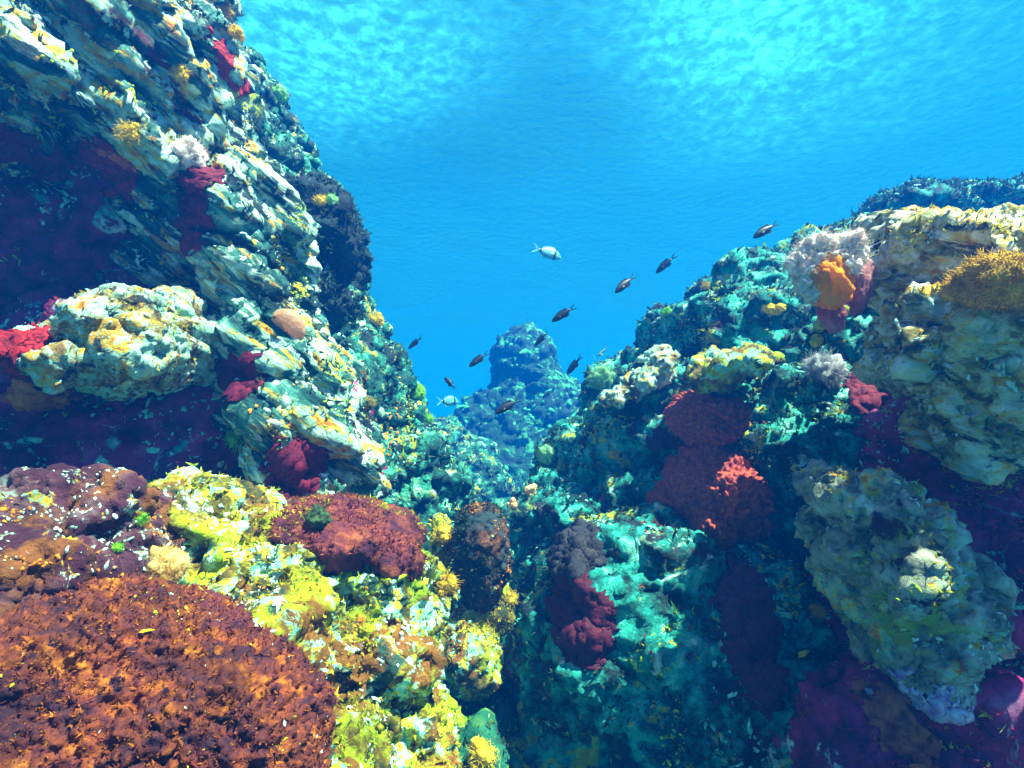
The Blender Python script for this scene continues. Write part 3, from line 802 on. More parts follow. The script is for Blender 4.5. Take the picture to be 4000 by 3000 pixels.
sponge(118, 178, 38, 26, .012, S_RED, 1, "encrusting_sponge", "broad crimson sponge sheet with an orange upper edge in the hollow of the layered cliff", roll=-18, knob=.006)
sponge(116, 158, 30, 6, .012, S_FIRE, 21, "encrusting_sponge", "orange crust along the upper edge of the broad crimson sponge sheet", roll=-22, knob=.006)
sponge(192, 205, 28, 48, .012, S_WINE, 2, "encrusting_sponge", "tall wine red sponge sheet beneath the pink fluffy tuft", roll=-12, knob=.005)
sponge(50, 162, 46, 16, .010, S_WINE, 3, "encrusting_sponge", "thin dark wine sponge strip under the cliff ledges at the frame edge", roll=-8)
sponge(20, 345, 24, 34, .012, S_RED, 4, "encrusting_sponge", "bright red sponge patch beside the narrow end of the pale oval boulder", knob=.01)
sponge(24, 395, 34, 18, .014, S_FIRE, 5, "encrusting_sponge", "orange red crumbly sponge below the bright red patch", knob=.012, kf=70)
sponge(292, 468, 32, 28, .014, S_WINE, 6, "encrusting_sponge", "wine red sponge at the foot of the cliff above the plum sponge mound", roll=20, knob=.006)
sponge(240, 380, 36, 28, .012, S_WINE, 7, "encrusting_sponge", "dark wine sponge sheet in the shade behind the pale oval boulder", roll=10)
sponge(580, 612, 36, 46, .010, S_MAROON, 10, "encrusting_sponge", "flat maroon sponge patch low on the dark rock wall by the channel", roll=8, knob=.006)
sponge(562, 545, 42, 30, .012, S_BLACKISH, 11, "encrusting_sponge", "blackish sponge mat with pale specks above the flat maroon patch", knob=.012, kf=80)
sponge(752, 630, 26, 66, .02, S_MAROON, 12, "knobbly_sponge", "brown stringy sponge hanging in a strip next to the grey green boulder", knob=.014, kf=80, roll=-6)
sponge(876, 398, 28, 26, .012, S_WINE, 14, "encrusting_sponge", "deep purple sponge sheet in the shade beneath the pale ridged boulder", roll=-30)
sponge(945, 712, 40, 26, .012, soft_mat("lilac_white_skin", (.25, .12, .35), (.60, .60, .75), 30, .1), 22, "encrusting_sponge", "lilac and whitish crust low on the purple overhang", roll=-35, knob=.012, kf=60, ragged=.9)
sponge(905, 735, 30, 40, .012, S_RUST, 23, "encrusting_sponge", "rust brown streak of crust at the bottom of the purple overhang", roll=30, knob=.01, kf=60, ragged=.9)
sponge(222, 60, 8, 32, .012, S_RED, 15, "encrusting_sponge", "narrow scarlet sponge strip along the top rib of the cliff against the water", roll=14, knob=.006)

def dome(px, py, rx, ry, depth, mat, seed, name, label, knob=.12, kf=10.0, roll=0):
    """rounded knobbly sponge half sunk in the wall"""
    ds = sorted(hit(px + a_ * rx * .5, py + b_ * ry * .5)[2] for a_, b_ in ((0, 0), (1, 0), (-1, 0), (0, 1), (0, -1)))
    d = ds[2]
    v, f = ico(7); v = v.copy(); n_ = v.copy()
    v = v + n_ * (fbm(v * 1.4 + seed * 7.7, 3) * .22)[:, None]
    q = n_ * kf + .5 * np.stack([perlin(n_ * 4 + k * 9) for k in range(3)], 1)
    d1, d2 = worley(q)
    v = v + n_ * ((.55 - np.clip(d1, 0, 1)) * knob + fbm(n_ * kf * 2.5, 2) * knob * .35)[:, None]
    x = np.array((CR * math.cos(R(roll)) + CU * math.sin(R(roll)))); y = np.array((CU * math.cos(R(roll)) - CR * math.sin(R(roll)))); z = np.cross(x, y)
    c = np.array(P(px, py, d - depth * .1))
    s_ = d / F
    w = v[:, :1] * x * rx * s_ + v[:, 1:2] * y * ry * s_ + v[:, 2:] * z * depth + c
    return tag(link_mesh(name, w, f, mat, loc=tuple(c)), label, "sponge")

dome(706, 420, 34, 27, .22, S_PLUM, 8, "knobbly_sponge", "small plum knobbly sponge just above the big plum one", roll=-10, kf=8)
dome(706, 498, 48, 58, .34, S_PLUM, 9, "knobbly_sponge", "big rounded plum knobbly sponge bulging from the dark rock wall", roll=-22, kf=11, knob=.10)

def tubes(p0, dirs, L, r, rng, seg=4, sides=5, curl=.25):
    out = []
    for k in range(len(dirs)):
        dr = dirs[k]; l_ = L * (.7 + .5 * rng.rand())
        sd = np.cross(dr, rng.normal(size=3)); sd /= np.linalg.norm(sd); s2 = np.cross(dr, sd)
        bend = rng.normal(size=3) * curl * l_
        V, Fc = [], []
        for j in range(seg + 1):
            t = j / seg
            c = p0[k] + dr * l_ * t + bend * t * t
            rr_ = r * (1 - .65 * t)
            for i in range(sides):
                a_ = 6.283 * i / sides
                V.append(c + (math.cos(a_) * sd + math.sin(a_) * s2) * rr_)
        for j in range(seg):
            for i in range(sides):
                i2 = (i + 1) % sides
                Fc.append((j * sides + i, j * sides + i2, (j + 1) * sides + i2, (j + 1) * sides + i))
        Fc.append(tuple(seg * sides + i for i in range(sides)))
        out.append((np.array(V), Fc))
    return out

def fib(n_, lo=-.1):
    k = np.arange(n_) + .5
    z = lo + (1 - lo) * k / n_
    a_ = k * 2.39996
    r = np.sqrt(np.maximum(0, 1 - z * z))
    return np.stack([r * np.cos(a_), r * np.sin(a_), z], 1)

def puff(px, py, rpx, name, label, cat, mbody, mtent, seed, n_t=120, tl=.7, tr=.05, core=.55, flat=1.0, lift=.4, out=.35, curl=.25, group=None):
    """rounded body carrying a fringe of soft tentacles"""
    rng = np.random.RandomState(seed)
    p, q, d = place(px, py, lift)
    r = rpx * d / F
    x, y, z = frame(q)
    B = np.stack([x, y, z])
    c = np.array(p) + z * r * out
    e = empty(name, tuple(p), label, cat, group)
    v, f = lump(core, core, core * flat, seed, .25, 3, .5, 4)
    link_mesh("body", (v * r) @ B + c - np.array(p), f, mbody, parent=e)
    dr = fib(n_t, -.35) + rng.normal(size=(n_t, 3)) * .18
    dr /= np.linalg.norm(dr, axis=1)[:, None]
    p0 = dr * core * .8 * r * np.array((1, 1, flat))
    V, Fc = island(tubes(p0 @ B + c - np.array(p), dr @ B, r * tl, r * tr, rng, curl=curl))
    o = link_mesh("tentacles", V, Fc, mtent, parent=e); o["kind"] = "stuff"
    return e

def lobes(px, py, rpx, name, label, cat, mat, seed, n_l=9, size=.5, flat=1.0, lift=.4, out=.3, group=None, tips=True):
    """bushy cushion: rounded lobes roughened by many small leafy tips, one body"""
    rng = np.random.RandomState(seed)
    p, q, d = place(px, py, lift)
    r = rpx * d / F
    x, y, z = frame(q); B = np.stack([x, y, z])
    c = np.array(p) + z * r * out
    pcs = [lump(.5, .5, .45, seed, 0, 5, .25, 3)]
    for k, dr in enumerate(fib(n_l, -.2)):
        dr = dr + rng.normal(size=3) * .25; dr /= np.linalg.norm(dr)
        v, f = lump(size * .8, size * .8, size * .8, seed + k * 3, .25, 5, .3, 4)
        pcs.append((v * (.5 + .6 * rng.rand()) + dr * (.4 + .3 * rng.rand()), f))
    if tips:
        n_t = 320
        dd = fib(n_t, -.4) + rng.normal(size=(n_t, 3)) * .35; dd /= np.linalg.norm(dd, axis=1)[:, None]
        pcs += tubes(dd * (.5 + .35 * rng.rand(n_t, 1)), dd, .15, .03, rng, 3, 4, 1.0)
    V, Fc = island(pcs)
    V = V * np.array((1, 1, flat)) * r
    o = link_mesh(name, V @ B + c, Fc, mat, loc=tuple(p))
    return tag(o, label, cat, group)


# yellow and green growths
lobes(136, 137, 15, "yellow_soft_coral", "star shaped yellow soft coral above the crimson sponge sheet", "soft coral", S_YELLOW, 3, 9, .26)
lobes(182, 74, 10, "yellow_soft_coral", "small ragged yellow tuft high on the cliff ledges", "soft coral", S_YELLOW, 4, 8, .3)
lobes(234, 36, 9, "orange_soft_coral", "orange yellow blob on the topmost rib of the cliff against the water", "soft coral", S_YELLOW, 6, 6, .45)
lobes(222, 8, 11, "yellow_soft_coral", "olive yellow tuft at the very top of the cliff rib", "soft coral", S_MUSTARD, 7, 7, .45)
puff(277, 96, 9, "green_algae_tuft", "hazy green tuft on the far cliff edge near the surface", "algae", S_MINTP, S_GREEN, 8, 500, .28, .016, .8, curl=.7)
lobes(320, 204, 8, "yellow_soft_coral", "yellow tuft on the cliff edge beside a green fuzzy one", "soft coral", S_YELLOW, 9, 7, .4)
puff(332, 202, 7, "green_algae_tuft", "green fuzzy tuft touching the yellow one on the cliff edge", "algae", S_MINTP, S_GREEN, 10, 500, .28, .016, .8, curl=.7)
lobes(374, 322, 9, "yellow_soft_coral", "yellow lobed growth on the edge of the wall above the channel", "soft coral", S_YELLOW, 11, 7, .45)
puff(416, 393, 9, "green_algae_tuft", "bright green rounded algae tuft sticking out into the blue water", "algae", S_GREEN, S_GREEN, 12, 500, .2, .016, .85, curl=.7)
lobes(428, 420, 6, "green_algae_tuft", "small bright green leafy sprig under the rounded green tuft", "algae", S_GREEN, 13, 6, .3)
lobes(455, 489, 9, "green_algae_tuft", "elongated bright green algae blade at the foot of the wall by the channel", "algae", S_GREEN, 14, 5, .4)
puff(367, 403, 8, "olive_tuft", "dull olive tuft on the weedy wall above an orange crust", "algae", S_OLIVE, S_MUSTARD, 15, 500, .28, .016, .8, curl=.7)
lobes(236, 443, 15, "green_algae_tuft", "green yellow algae clump in the wine dark shade at the foot of the cliff", "algae", S_GREEN, 16, 9, .36)
puff(318, 521, 12, "olive_tuft", "dark olive fuzzy tuft growing on the plum sponge mound", "algae", S_OLIVE, S_OLIVE, 17, 1200, .2, .012, .85, curl=.7)
lobes(139, 521, 8, "green_algae_tuft", "single green leaf like algae on the flecked ledge", "algae", S_GREEN, 18, 4, .4)
lobes(118, 548, 6, "green_algae_tuft", "tiny green sprig between the ledge and the pale orange puff", "algae", S_GREEN, 19, 5, .35)
puff(160, 566, 20, "soft_coral_puff", "pale orange yellow fluffy puff at the top of the orange brown mound", "soft coral", S_PALEY, S_PALEY, 20, 2400, .15, .011, .85, curl=1.2)
lobes(442, 533, 12, "yellow_soft_coral", "yellow lobed growth against the upper side of the dark stump", "soft coral", S_YELLOW, 21, 8, .45)
lobes(441, 590, 16, "yellow_algae_clump", "tall mustard yellow algae clump filling the gap beside the dark stump", "algae", S_MUSTARD, 22, 12, .42)
lobes(510, 600, 9, "yellow_algae_clump", "yellow white tuft on the far side of the dark stump", "algae", S_YELLOW, 23, 8, .35)
lobes(484, 758, 17, "yellow_algae_clump", "pale yellow green lobes at the bottom of the channel", "algae", S_YELLOW, 24, 6, .5)
puff(604, 381, 14, "green_algae_tuft", "blurry mint green puff on the ridge line above the channel", "algae", S_MINTP, S_MINTP, 25, 1500, .3, .012, .8, curl=.7)
lobes(668, 314, 6, "green_algae_tuft", "small bright green tuft high on the dark rock wall", "algae", S_GREEN, 26, 6, .4)
lobes(706, 288, 6, "yellow_soft_coral", "small yellow tuft near the crest of the dark rock wall", "soft coral", S_YELLOW, 27, 6, .4)
lobes(614, 455, 6, "yellow_soft_coral", "curled little yellow growth on the dark part of the wall over the channel", "soft coral", S_YELLOW, 28, 5, .4)
puff(549, 455, 10, "green_algae_tuft", "dim green puff at the edge of the channel below the pinnacle", "algae", S_MINTP, S_MINTP, 29, 500, .28, .016, .8, curl=.7)
lobes(815, 615, 10, "yellow_algae_clump", "olive yellow clump at the foot of the grey green boulder", "algae", S_MUSTARD, 32, 8, .4)

# pink and pale soft things
puff(190, 162, 17, "soft_coral_puff", "pink white fluffy soft coral on top of the tall wine sponge", "soft coral", S_PINKW, S_PINKW, 40, 2200, .15, .011, .85, curl=1.2)
puff(820, 378, 20, "soft_coral_puff", "greyish white translucent fluffy soft coral below the orange centred one", "soft coral", S_WHITEP, S_WHITEP, 41, 2400, .16, .011, .85, curl=1.2)
lobes(527, 489, 13, "peach_sea_squirt", "peach coloured rounded sea squirt at the head of the channel", "sea squirt", S_PEACH, 42, 5, .5, tips=False)
lobes(515, 508, 9, "peach_sea_squirt", "smaller peach sea squirt just below the rounded one", "sea squirt", S_PEACH, 43, 4, .5, tips=False)
lobes(776, 314, 13, "yellow_sponge", "smooth bright yellow tilted sponge on the wall beside the orange centred coral", "sponge", S_YELLOW, 44, 3, .55, flat=.8, tips=False)

# salmon jelly: a smooth bent cap
p, q, d = hit(293, 322)
r = 19 * d / F
v, f = ico(4); v = v.copy()
v = v + v * (fbm(v * 1.3 + 3, 2) * .10)[:, None]
v[:, 1] *= .62; v[:, 1] += .32 * v[:, 0] ** 2 * -1
ra = R(-38)
x = np.array(CR * math.cos(ra) + CU * math.sin(ra)); y = np.array(CU * math.cos(ra) - CR * math.sin(ra)); z = np.cross(x, y)
v[:, 2] *= .6
tag(link_mesh("salmon_jelly", (v[:, :1] * x + v[:, 1:2] * y + v[:, 2:] * z) * r + np.array(p) + z * r * .4, f, S_SALMON, loc=tuple(p)),
    "smooth salmon pink jelly like cap stuck to the bright rib of the cliff", "jelly")

# big orange centred soft coral
p, q, d = hit(832, 300)
d = 1.42; p = P(828, 300, d)
k_ = d / F
e = empty("orange_soft_coral", tuple(P(850, 325, d)), "large pink white ruffled soft coral with a glowing orange centre on the crest", "soft coral")
eo = np.array(e.location)
def at(px, py, dz=0.0): return np.array(P(px, py, d - dz))
def cam_lump(cx, cy, rx, ry, rz, seed, dz, amp=.15, roll=0, sub=4):
    v, f = lump(rx * k_, ry * k_, rz * k_, seed, 0, 5, amp, sub)
    x = np.array(CR * math.cos(R(roll)) + CU * math.sin(R(roll))); y = np.array(CU * math.cos(R(roll)) - CR * math.sin(R(roll))); z = np.cross(x, y)
    return v[:, :1] * x + v[:, 1:2] * y + v[:, 2:] * z + at(cx, cy, dz) - eo, f
V, Fc = island([cam_lump(829, 282, 21, 27, 18, 1, .04, .3, 12, 5), cam_lump(820, 276, 16, 16, 16, 3, .04, .3, 0, 5)])
link_mesh("body", V, Fc, S_ORANGE, parent=e)
rng = np.random.RandomState(5)
pcs = []
for (cx, cy, rx, ry) in ((797, 264, 12, 9), (804, 256, 10, 9), (812, 248, 10, 10), (820, 243, 9, 9), (829, 246, 10, 9), (838, 250, 9, 9), (846, 244, 9, 11), (855, 241, 8, 9), (857, 252, 8, 12),
                         (806, 268, 12, 9), (816, 258, 11, 9), (828, 256, 12, 8), (842, 258, 11, 9), (803, 280, 11, 10), (850, 266, 9, 9), (812, 292, 9, 10)):
    pcs.append(cam_lump(cx, cy, rx, ry, 10, cx, .035 + .02 * rng.rand(), .5, rng.rand() * 90))
V, Fc = island(pcs); link_mesh("ruffle", V, Fc, S_PINKW, parent=e)
src = []
for (vv, _f) in pcs:
    c0 = vv.mean(0); k0 = rng.choice(len(vv), 260)
    dd = vv[k0] - c0; src.append((vv[k0], dd / np.linalg.norm(dd, axis=1)[:, None]))
p0 = np.concatenate([a_ for a_, _ in src]); dr = np.concatenate([b_ for _, b_ in src]) + rng.normal(size=(len(p0), 3)) * .3
dr /= np.linalg.norm(dr, axis=1)[:, None]
V, Fc = island(tubes(p0, dr, 3.6 * k_, .22 * k_, rng, 3, 3, .9)); o = link_mesh("tentacles", V, Fc, S_PINKW, parent=e); o["kind"] = "stuff"
V, Fc = island([cam_lump(860, 286, 11, 28, 12, 4, -.03, .3, -8), cam_lump(832, 312, 12, 20, 12, 6, -.02, .35, 10)])
link_mesh("stalk", V, Fc, soft_mat("wine_pink_stalk", (.30, .06, .10), (.60, .25, .25), 20, .35), parent=e)

# ruffled yellow green weed below it
rng = np.random.RandomState(9)
path = [(818, 342), (817, 330), (822, 320), (832, 314), (844, 310), (856, 305), (868, 300)]
pcs = []
dm = float(np.median([hit(x_, y_)[2] for x_, y_ in path]))
pts = [np.array(P(x_, y_, dm - .02)) for x_, y_ in path]
for k in range(len(pts)):
    for j in range(3):
        v, f = lump(.018, .018, .018, k * 5 + j, 0, 5, .4, 3)
        t = rng.rand(); nxt = pts[min(k + 1, len(pts) - 1)]
        pcs.append((v * (.7 + .6 * rng.rand()) + pts[k] * (1 - t) + nxt * t + rng.normal(size=3) * .008, f))
V, Fc = island(pcs)
tag(link_mesh("ruffled_algae", V, Fc, soft_mat("yellow_green_ruffle", (.20, .28, .01), (.70, .62, .02), 35, .35), loc=tuple(pts[0])),
    "curved ruffled band of yellow green algae under the orange centred soft coral", "algae")

# mustard cushion
p, q, d = hit(1000, 300)
d -= .05; p = P(1000, 300, d)
e = empty("algae_cushion", tuple(p), "big mustard yellow furry algae cushion on the white boulder at the frame edge", "algae")
eo = np.array(p); k_ = d / F
def cam_lump2(cx, cy, rx, ry, rz, seed, amp):
    v, f = lump(rx * k_, ry * k_, rz * k_, seed, .06, 7, amp, 5)
    return v[:, :1] * np.array(CR) + v[:, 1:2] * np.array(CU) - v[:, 2:] * np.array(CF) + np.array(P(cx, cy, d)) - eo, f
V, Fc = cam_lump2(1002, 283, 46, 27, 44, 3, .2)
link_mesh("body", V, Fc, S_MUSTARD, parent=e)
rng = np.random.RandomState(3)
sel = rng.choice(len(V), 2400, replace=False)
c0 = V.mean(0)
dr = V[sel] - c0; dr /= np.linalg.norm(dr, axis=1)[:, None]; dr = dr + rng.normal(size=dr.shape) * .35; dr /= np.linalg.norm(dr, axis=1)[:, None]
VV, FF = island(tubes(V[sel], dr, .008, .0014, rng, 2, 3, .8)); o = link_mesh("filaments", VV, FF, S_MUSTARD, parent=e); o["kind"] = "stuff"

# shells stuck in the shade of the cliff
shell_me = None
for k, (px, py, rp, an, lb) in enumerate([
        (219, 396, 9, 5, "long pale shell edge just under the pale oval boulder"),
        (268, 411, 6, 0, "small curved shell rim on the wine dark rock above the other rims"),
        (274, 423, 8, -12, "widest curved shell rim on the wine dark rock near the green yellow clump"),
        (258, 436, 7, -40, "tilted shell rim touching the green yellow algae clump"),
        (300, 300, 5, 10, "tiny shell on the shaded rib beside the salmon jelly"),
        (285, 455, 6, 0, "faint grey shell low on the wine red sponge")]):
    p, q, d = hit(px, py)
    if shell_me is None:
        V, Fc = [], []
        na, nr = 18, 5
        for lay in (0, 1):
            for j in range(nr):
                t = j / (nr - 1)
                for i in range(na):
                    a_ = math.pi * 2 * i / na
                    wob = 1 + .06 * math.sin(5 * a_)
                    V.append((math.cos(a_) * t * wob, math.sin(a_) * t * .5 * wob, .28 * (1 - t * t) - .05 * lay))
        for lay in (0, 1):
            for j in range(nr - 1):
                for i in range(na):
                    i2 = (i + 1) % na; b0 = lay * nr * na
                    q4 = (b0 + j * na + i, b0 + j * na + i2, b0 + (j + 1) * na + i2, b0 + (j + 1) * na + i)
                    Fc.append(q4 if lay == 0 else q4[::-1])
        for i in range(na):
            i2 = (i + 1) % na
            Fc.append(((nr - 1) * na + i, (nr - 1) * na + i2, nr * na + (nr - 1) * na + i2, nr * na + (nr - 1) * na + i))
        o = link_mesh("shell", V, Fc, S_SHELL); shell_me = o.data
    else:
        o = bpy.data.objects.new("shell", shell_me); COL.objects.link(o)
    s_ = rp * d / F
    z = (q + Vector((0, -.3, .4))).normalized()
    x = CR * math.cos(R(an)) + CU * math.sin(R(an)); x = (x - z * x.dot(z)).normalized(); y = z.cross(x)
    o.matrix_world = Matrix.Translation(p + q * s_ * .1) @ Matrix((x, y, z)).transposed().to_4x4() @ Matrix.Scale(s_, 4)
    tag(o, lb, "shell", "shells on the shaded rock")

# ------------------------------------------------------------------ fish
def fish_mesh(name, prof, tail, dorsal, anal, mat, sides=16):
    """prof: (x, centre z, half height, half width) from snout to tail root; fins as thin wedges in the same skin"""
    V, Fc = [], []
    m_ = len(prof)
    for (x_, zc, hh, hw) in prof:
        for i in range(sides):
            a_ = 6.283185 * i / sides
            V.append((x_, hw * math.sin(a_) * (abs(math.sin(a_)) ** .15), zc + hh * math.cos(a_)))
    for j in range(m_ - 1):
        for i in range(sides):
            i2 = (i + 1) % sides
            Fc.append((j * sides + i, j * sides + i2, (j + 1) * sides + i2, (j + 1) * sides + i))
    Fc.append(tuple(range(sides))[::-1]); Fc.append(tuple((m_ - 1) * sides + i for i in range(sides)))
    def fin(poly, th=.008):
        k = len(V); n_ = len(poly)
        for sgn in (-1, 1):
            for (x_, z_) in poly: V.append((x_, sgn * th, z_))
        Fc.append(tuple(k + i for i in range(n_))); Fc.append(tuple(k + n_ + i for i in range(n_))[::-1])
        for i in range(n_):
            i2 = (i + 1) % n_
            Fc.append((k + i, k + n_ + i, k + n_ + i2, k + i2))
    for t in tail: fin(t)
    fin(dorsal); fin(anal)
    for sgn in (-1, 1):                                   # pectoral fins, swept back from behind the gills
        k = len(V)
        x0 = prof[4][0]; w0 = prof[4][3]
        for (dx, dy, dz) in ((0, .0, .02), (0, .0, -.05), (-.16, .07, -.10), (-.15, .075, -.02)):
            for th in (0, .006): V.append((x0 + dx, sgn * (w0 * .92 + dy + th), dz))
        Fc.extend([(k, k + 2, k + 4, k + 6), (k + 1, k + 7, k + 5, k + 3), (k, k + 1, k + 3, k + 2), (k + 2, k + 3, k + 5, k + 4), (k + 4, k + 5, k + 7, k + 6), (k + 6, k + 7, k + 1, k)])
    me = bpy.data.meshes.new(name); me.from_pydata(V, [], Fc); me.materials.append(mat); me.update()
    bm = bmesh.new(); bm.from_mesh(me); bmesh.ops.recalc_face_normals(bm, faces=bm.faces); bm.to_mesh(me); bm.free()
    me.polygons.foreach_set("use_smooth", [len(p.vertices) == 4 for p in me.polygons])
    return me

DAM = [(.50, .0, .012, .008), (.47, .0, .045, .028), (.42, .005, .085, .05), (.34, .01, .125, .068), (.24, .01, .158, .078), (.10, .01, .175, .078),
       (-.04, .008, .160, .068), (-.16, .005, .120, .05), (-.26, .0, .075, .032), (-.32, .0, .052, .02), (-.36, .0, .046, .014)]
DAM_T = [[(-.34, .05), (-.34, -.005), (-.44, .03), (-.60, .15), (-.62, .18), (-.50, .14)], [(-.34, .005), (-.34, -.05), (-.50, -.14), (-.62, -.18), (-.60, -.15), (-.44, -.03)]]
DAM_D = [(.22, .15), (.16, .215), (.0, .225), (-.10, .215), (-.22, .20), (-.27, .13), (-.20, .09)]
DAM_A = [(.02, -.15), (-.04, -.20), (-.14, -.215), (-.25, -.15), (-.20, -.09)]
BRM = [(.50, -.03, .015, .012), (.46, -.025, .06, .035), (.40, -.01, .12, .06), (.32, .01, .175, .08), (.20, .02, .215, .09), (.06, .015, .225, .09),
       (-.08, .01, .20, .078), (-.20, .005, .145, .055), (-.29, .0, .085, .035), (-.35, .0, .05, .02), (-.40, .0, .042, .014)]
BRM_T = [[(-.38, .045), (-.38, -.005), (-.46, .02), (-.60, .17), (-.63, .20), (-.52, .15)], [(-.38, .005), (-.38, -.045), (-.52, -.15), (-.63, -.20), (-.60, -.17), (-.46, -.02)]]
BRM_D = [(.24, .20), (.18, .28), (.0, .275), (-.14, .225), (-.28, .14), (-.27, .07), (-.1, .17)]
BRM_A = [(-.02, -.17), (-.06, -.24), (-.16, -.22), (-.28, -.13), (-.25, -.08)]

def fish_mat(name, back, belly, bands=()):
    m, n, l = nt(name)
    tc = n.new("ShaderNodeTexCoord"); sp = n.new("ShaderNodeSeparateXYZ"); l.new(tc.outputs["Object"], sp.inputs[0])
    mr = n.new("ShaderNodeMapRange"); mr.inputs[1].default_value = -.15; mr.inputs[2].default_value = .15; l.new(sp.outputs[2], mr.inputs[0])
    c = mixc(n, l, mr.outputs[0], belly, back)
    for (lo, hi, col) in bands:
        m1_ = n.new("ShaderNodeMapRange"); m1_.interpolation_type = 'SMOOTHSTEP'
        for k, vv in enumerate((lo - .02, lo + .02)): m1_.inputs[k + 1].default_value = vv
        m2_ = n.new("ShaderNodeMapRange"); m2_.interpolation_type = 'SMOOTHSTEP'
        for k, vv in enumerate((hi - .02, hi + .02)): m2_.inputs[k + 1].default_value = vv
        l.new(sp.outputs[0], m1_.inputs[0]); l.new(sp.outputs[0], m2_.inputs[0])
        su = n.new("ShaderNodeMath"); su.operation = 'SUBTRACT'; l.new(m1_.outputs[0], su.inputs[0]); l.new(m2_.outputs[0], su.inputs[1])
        c = mixc(n, l, su.outputs[0], c, col)
    b = n.new("ShaderNodeBsdfPrincipled"); l.new(c, b.inputs["Base Color"]); b.inputs["Roughness"].default_value = .45
    o = n.new("ShaderNodeOutputMaterial"); l.new(b.outputs[0], o.inputs[0])
    return m

FM_DARK = fish_mat("dark_damselfish_skin", (.006, .007, .012), (.010, .010, .016))
FM_BREAM = fish_mat("banded_bream_skin", (.08, .30, .32), (.18, .48, .46), [(.20, .28, (.015, .015, .02)), (-.34, -.26, (.015, .015, .02))])
FM_WRASSE = fish_mat("pale_green_fish_skin", (.30, .42, .12), (.70, .70, .30))
DAM = [(x_, z_, h_ * .86, w_) for (x_, z_, h_, w_) in DAM]
DAM_T = [[(x_, z_ * .62) for x_, z_ in t] for t in DAM_T]
DAM_D = [(x_, z_ * .84) for x_, z_ in DAM_D]; DAM_A = [(x_, z_ * .84) for x_, z_ in DAM_A]
me_dam = fish_mesh("damselfish", DAM, DAM_T, DAM_D, DAM_A, FM_DARK)
me_brm = fish_mesh("sea_bream", BRM, BRM_T, BRM_D, BRM_A, FM_BREAM)
WRS = [(x_, z_, h_ * .62, w_ * .8) for (x_, z_, h_, w_) in DAM]
me_wrs = fish_mesh("wrasse", WRS, [[(x_, z_ * .6) for x_, z_ in t] for t in DAM_T], [(x_, z_ * .62) for x_, z_ in DAM_D], [(x_, z_ * .62) for x_, z_ in DAM_A], FM_WRASSE)

def swim(me, name, head, tail, size, label, cat, group, depth=None, yaw=0, eye=False):
    """head and tail in full photograph pixels; size in metres sets how far off it swims"""
    hx, hy, tx, ty = [c * .256 for c in (*head, *tail)]
    lp = math.hypot(hx - tx, hy - ty)
    d = depth or size * math.cos(R(yaw)) * F / lp
    size = lp * d / F / math.cos(R(yaw)) * 1.12
    h3, t3 = P(hx, hy, d), P(tx, ty, d)
    x = (h3 - t3).normalized()
    x = (x * math.cos(R(yaw)) + CF * math.sin(R(yaw))).normalized()
    up = Vector((0, 0, 1)); z = (up - x * x.dot(up)).normalized(); y = z.cross(x)
    o = bpy.data.objects.new(name, me); COL.objects.link(o)
    s_ = size / 1.12
    o.matrix_world = Matrix.Translation((h3 + t3) / 2 + x * .06 * s_) @ Matrix((x, y, z)).transposed().to_4x4() @ Matrix.Scale(s_, 4)
    tag(o, label, cat, group)
    if eye:
        v, f = ico(2)
        for sgn in (-1, 1):
            eo_ = link_mesh("eye", v * np.array((.022, .012, .022)) + np.array((.40, sgn * .055, .035)), f, FM_DARK, parent=o)
    return o

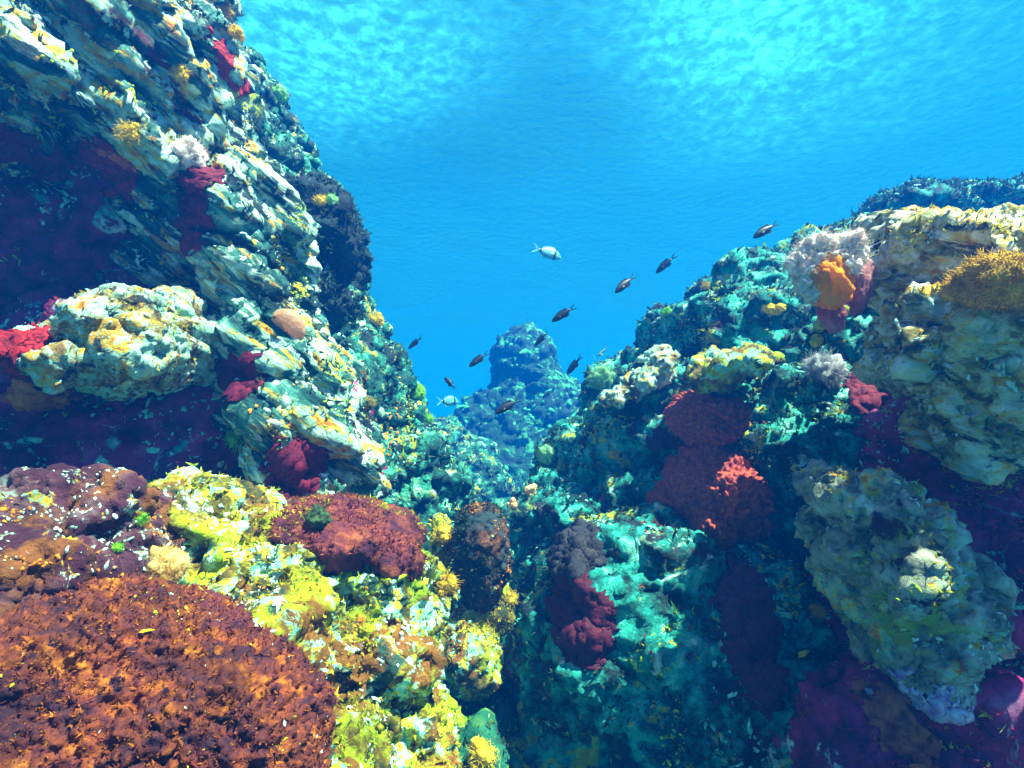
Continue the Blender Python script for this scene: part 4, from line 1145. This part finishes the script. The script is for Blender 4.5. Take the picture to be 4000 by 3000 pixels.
DG = "dark damselfish in the open water"
def crop5(x_, y_): return (1300 + .6329 * x_, 850 + .6329 * y_)
for hd, tl_, sz, yw, lb in [
        ((1360, 636), (1492, 552), .115, 10, "lowest and largest of the three dark damselfish heading down from the open blue"),
        ((1746, 462), (1864, 357), .115, -10, "middle one of the three dark damselfish heading down from the open blue"),
        ((2006, 334), (2108, 238), .115, 15, "dark damselfish nearest the crest of the dark rock wall, topmost in the open blue"),
        ((1250, 788), (1322, 710), .11, 20, "dark damselfish overlapping the edge of the pinnacle top"),
        ((847, 916), (956, 834), .115, 0, "dark damselfish swimming beside the pinnacle's straight upright side"),
        ((468, 804), (550, 740), .11, 20, "dark damselfish alone in the blue near the weedy wall"),
        ((688, 990), (758, 1056), .11, 25, "dark damselfish facing up and away from the others, just above the banded bream"),
        ((1010, 1204), (1154, 1122), .115, -5, "dark damselfish in front of the lower pinnacle"),
        ((1452, 962), (1530, 856), .13, 25, "faint slim damselfish fading into the blue between the pinnacle and the dark rock wall"),
        ((1140, 692), (1176, 676), .10, 10, "tiny faint damselfish hovering over the pinnacle's blunt top"),
        ((1296, 1110), (1356, 1072), .12, 10, "faint damselfish seen against the hazy flank of the pinnacle"),
        ((895, 1290), (935, 1262), .10, 10, "tiny faint damselfish low before the pinnacle's foot"),
        ((752, 1182), (778, 1166), .09, 10, "tiny dark damselfish just under the banded bream")]:
    swim(me_dam, "damselfish", crop5(*hd), crop5(*tl_), sz, lb, "fish", DG, yaw=yw)
swim(me_dam, "damselfish", (2600 + .6329 * 548, 700 + .6329 * 358), (2600 + .6329 * 690, 700 + .6329 * 270), .12,
     "dark damselfish close over the crest of the dark rock wall by the navy ridge", "fish", DG, depth=2.15)
swim(me_brm, "sea_bream", crop5(1402, 240), crop5(1240, 190), .24, "pale silvery bream with dark bands alone in the open blue", "fish", "banded sea bream", yaw=12, eye=True)
swim(me_brm, "sea_bream", crop5(768, 1135), crop5(654, 1132), .22, "banded bream low in the gap beside the pinnacle's foot", "fish", "banded sea bream", yaw=35, eye=True)
swim(me_wrs, "wrasse", crop5(1638, 858), crop5(1692, 798), .12, "slim pale green fish close to the slope of the dark rock wall", "fish", None, yaw=15)
for o_ in list(bpy.data.objects):
    if o_.type == 'MESH' and o_.users_collection == (): bpy.data.objects.remove(o_)
print("verts", sum(len(o.data.vertices) for o in ROCKS))
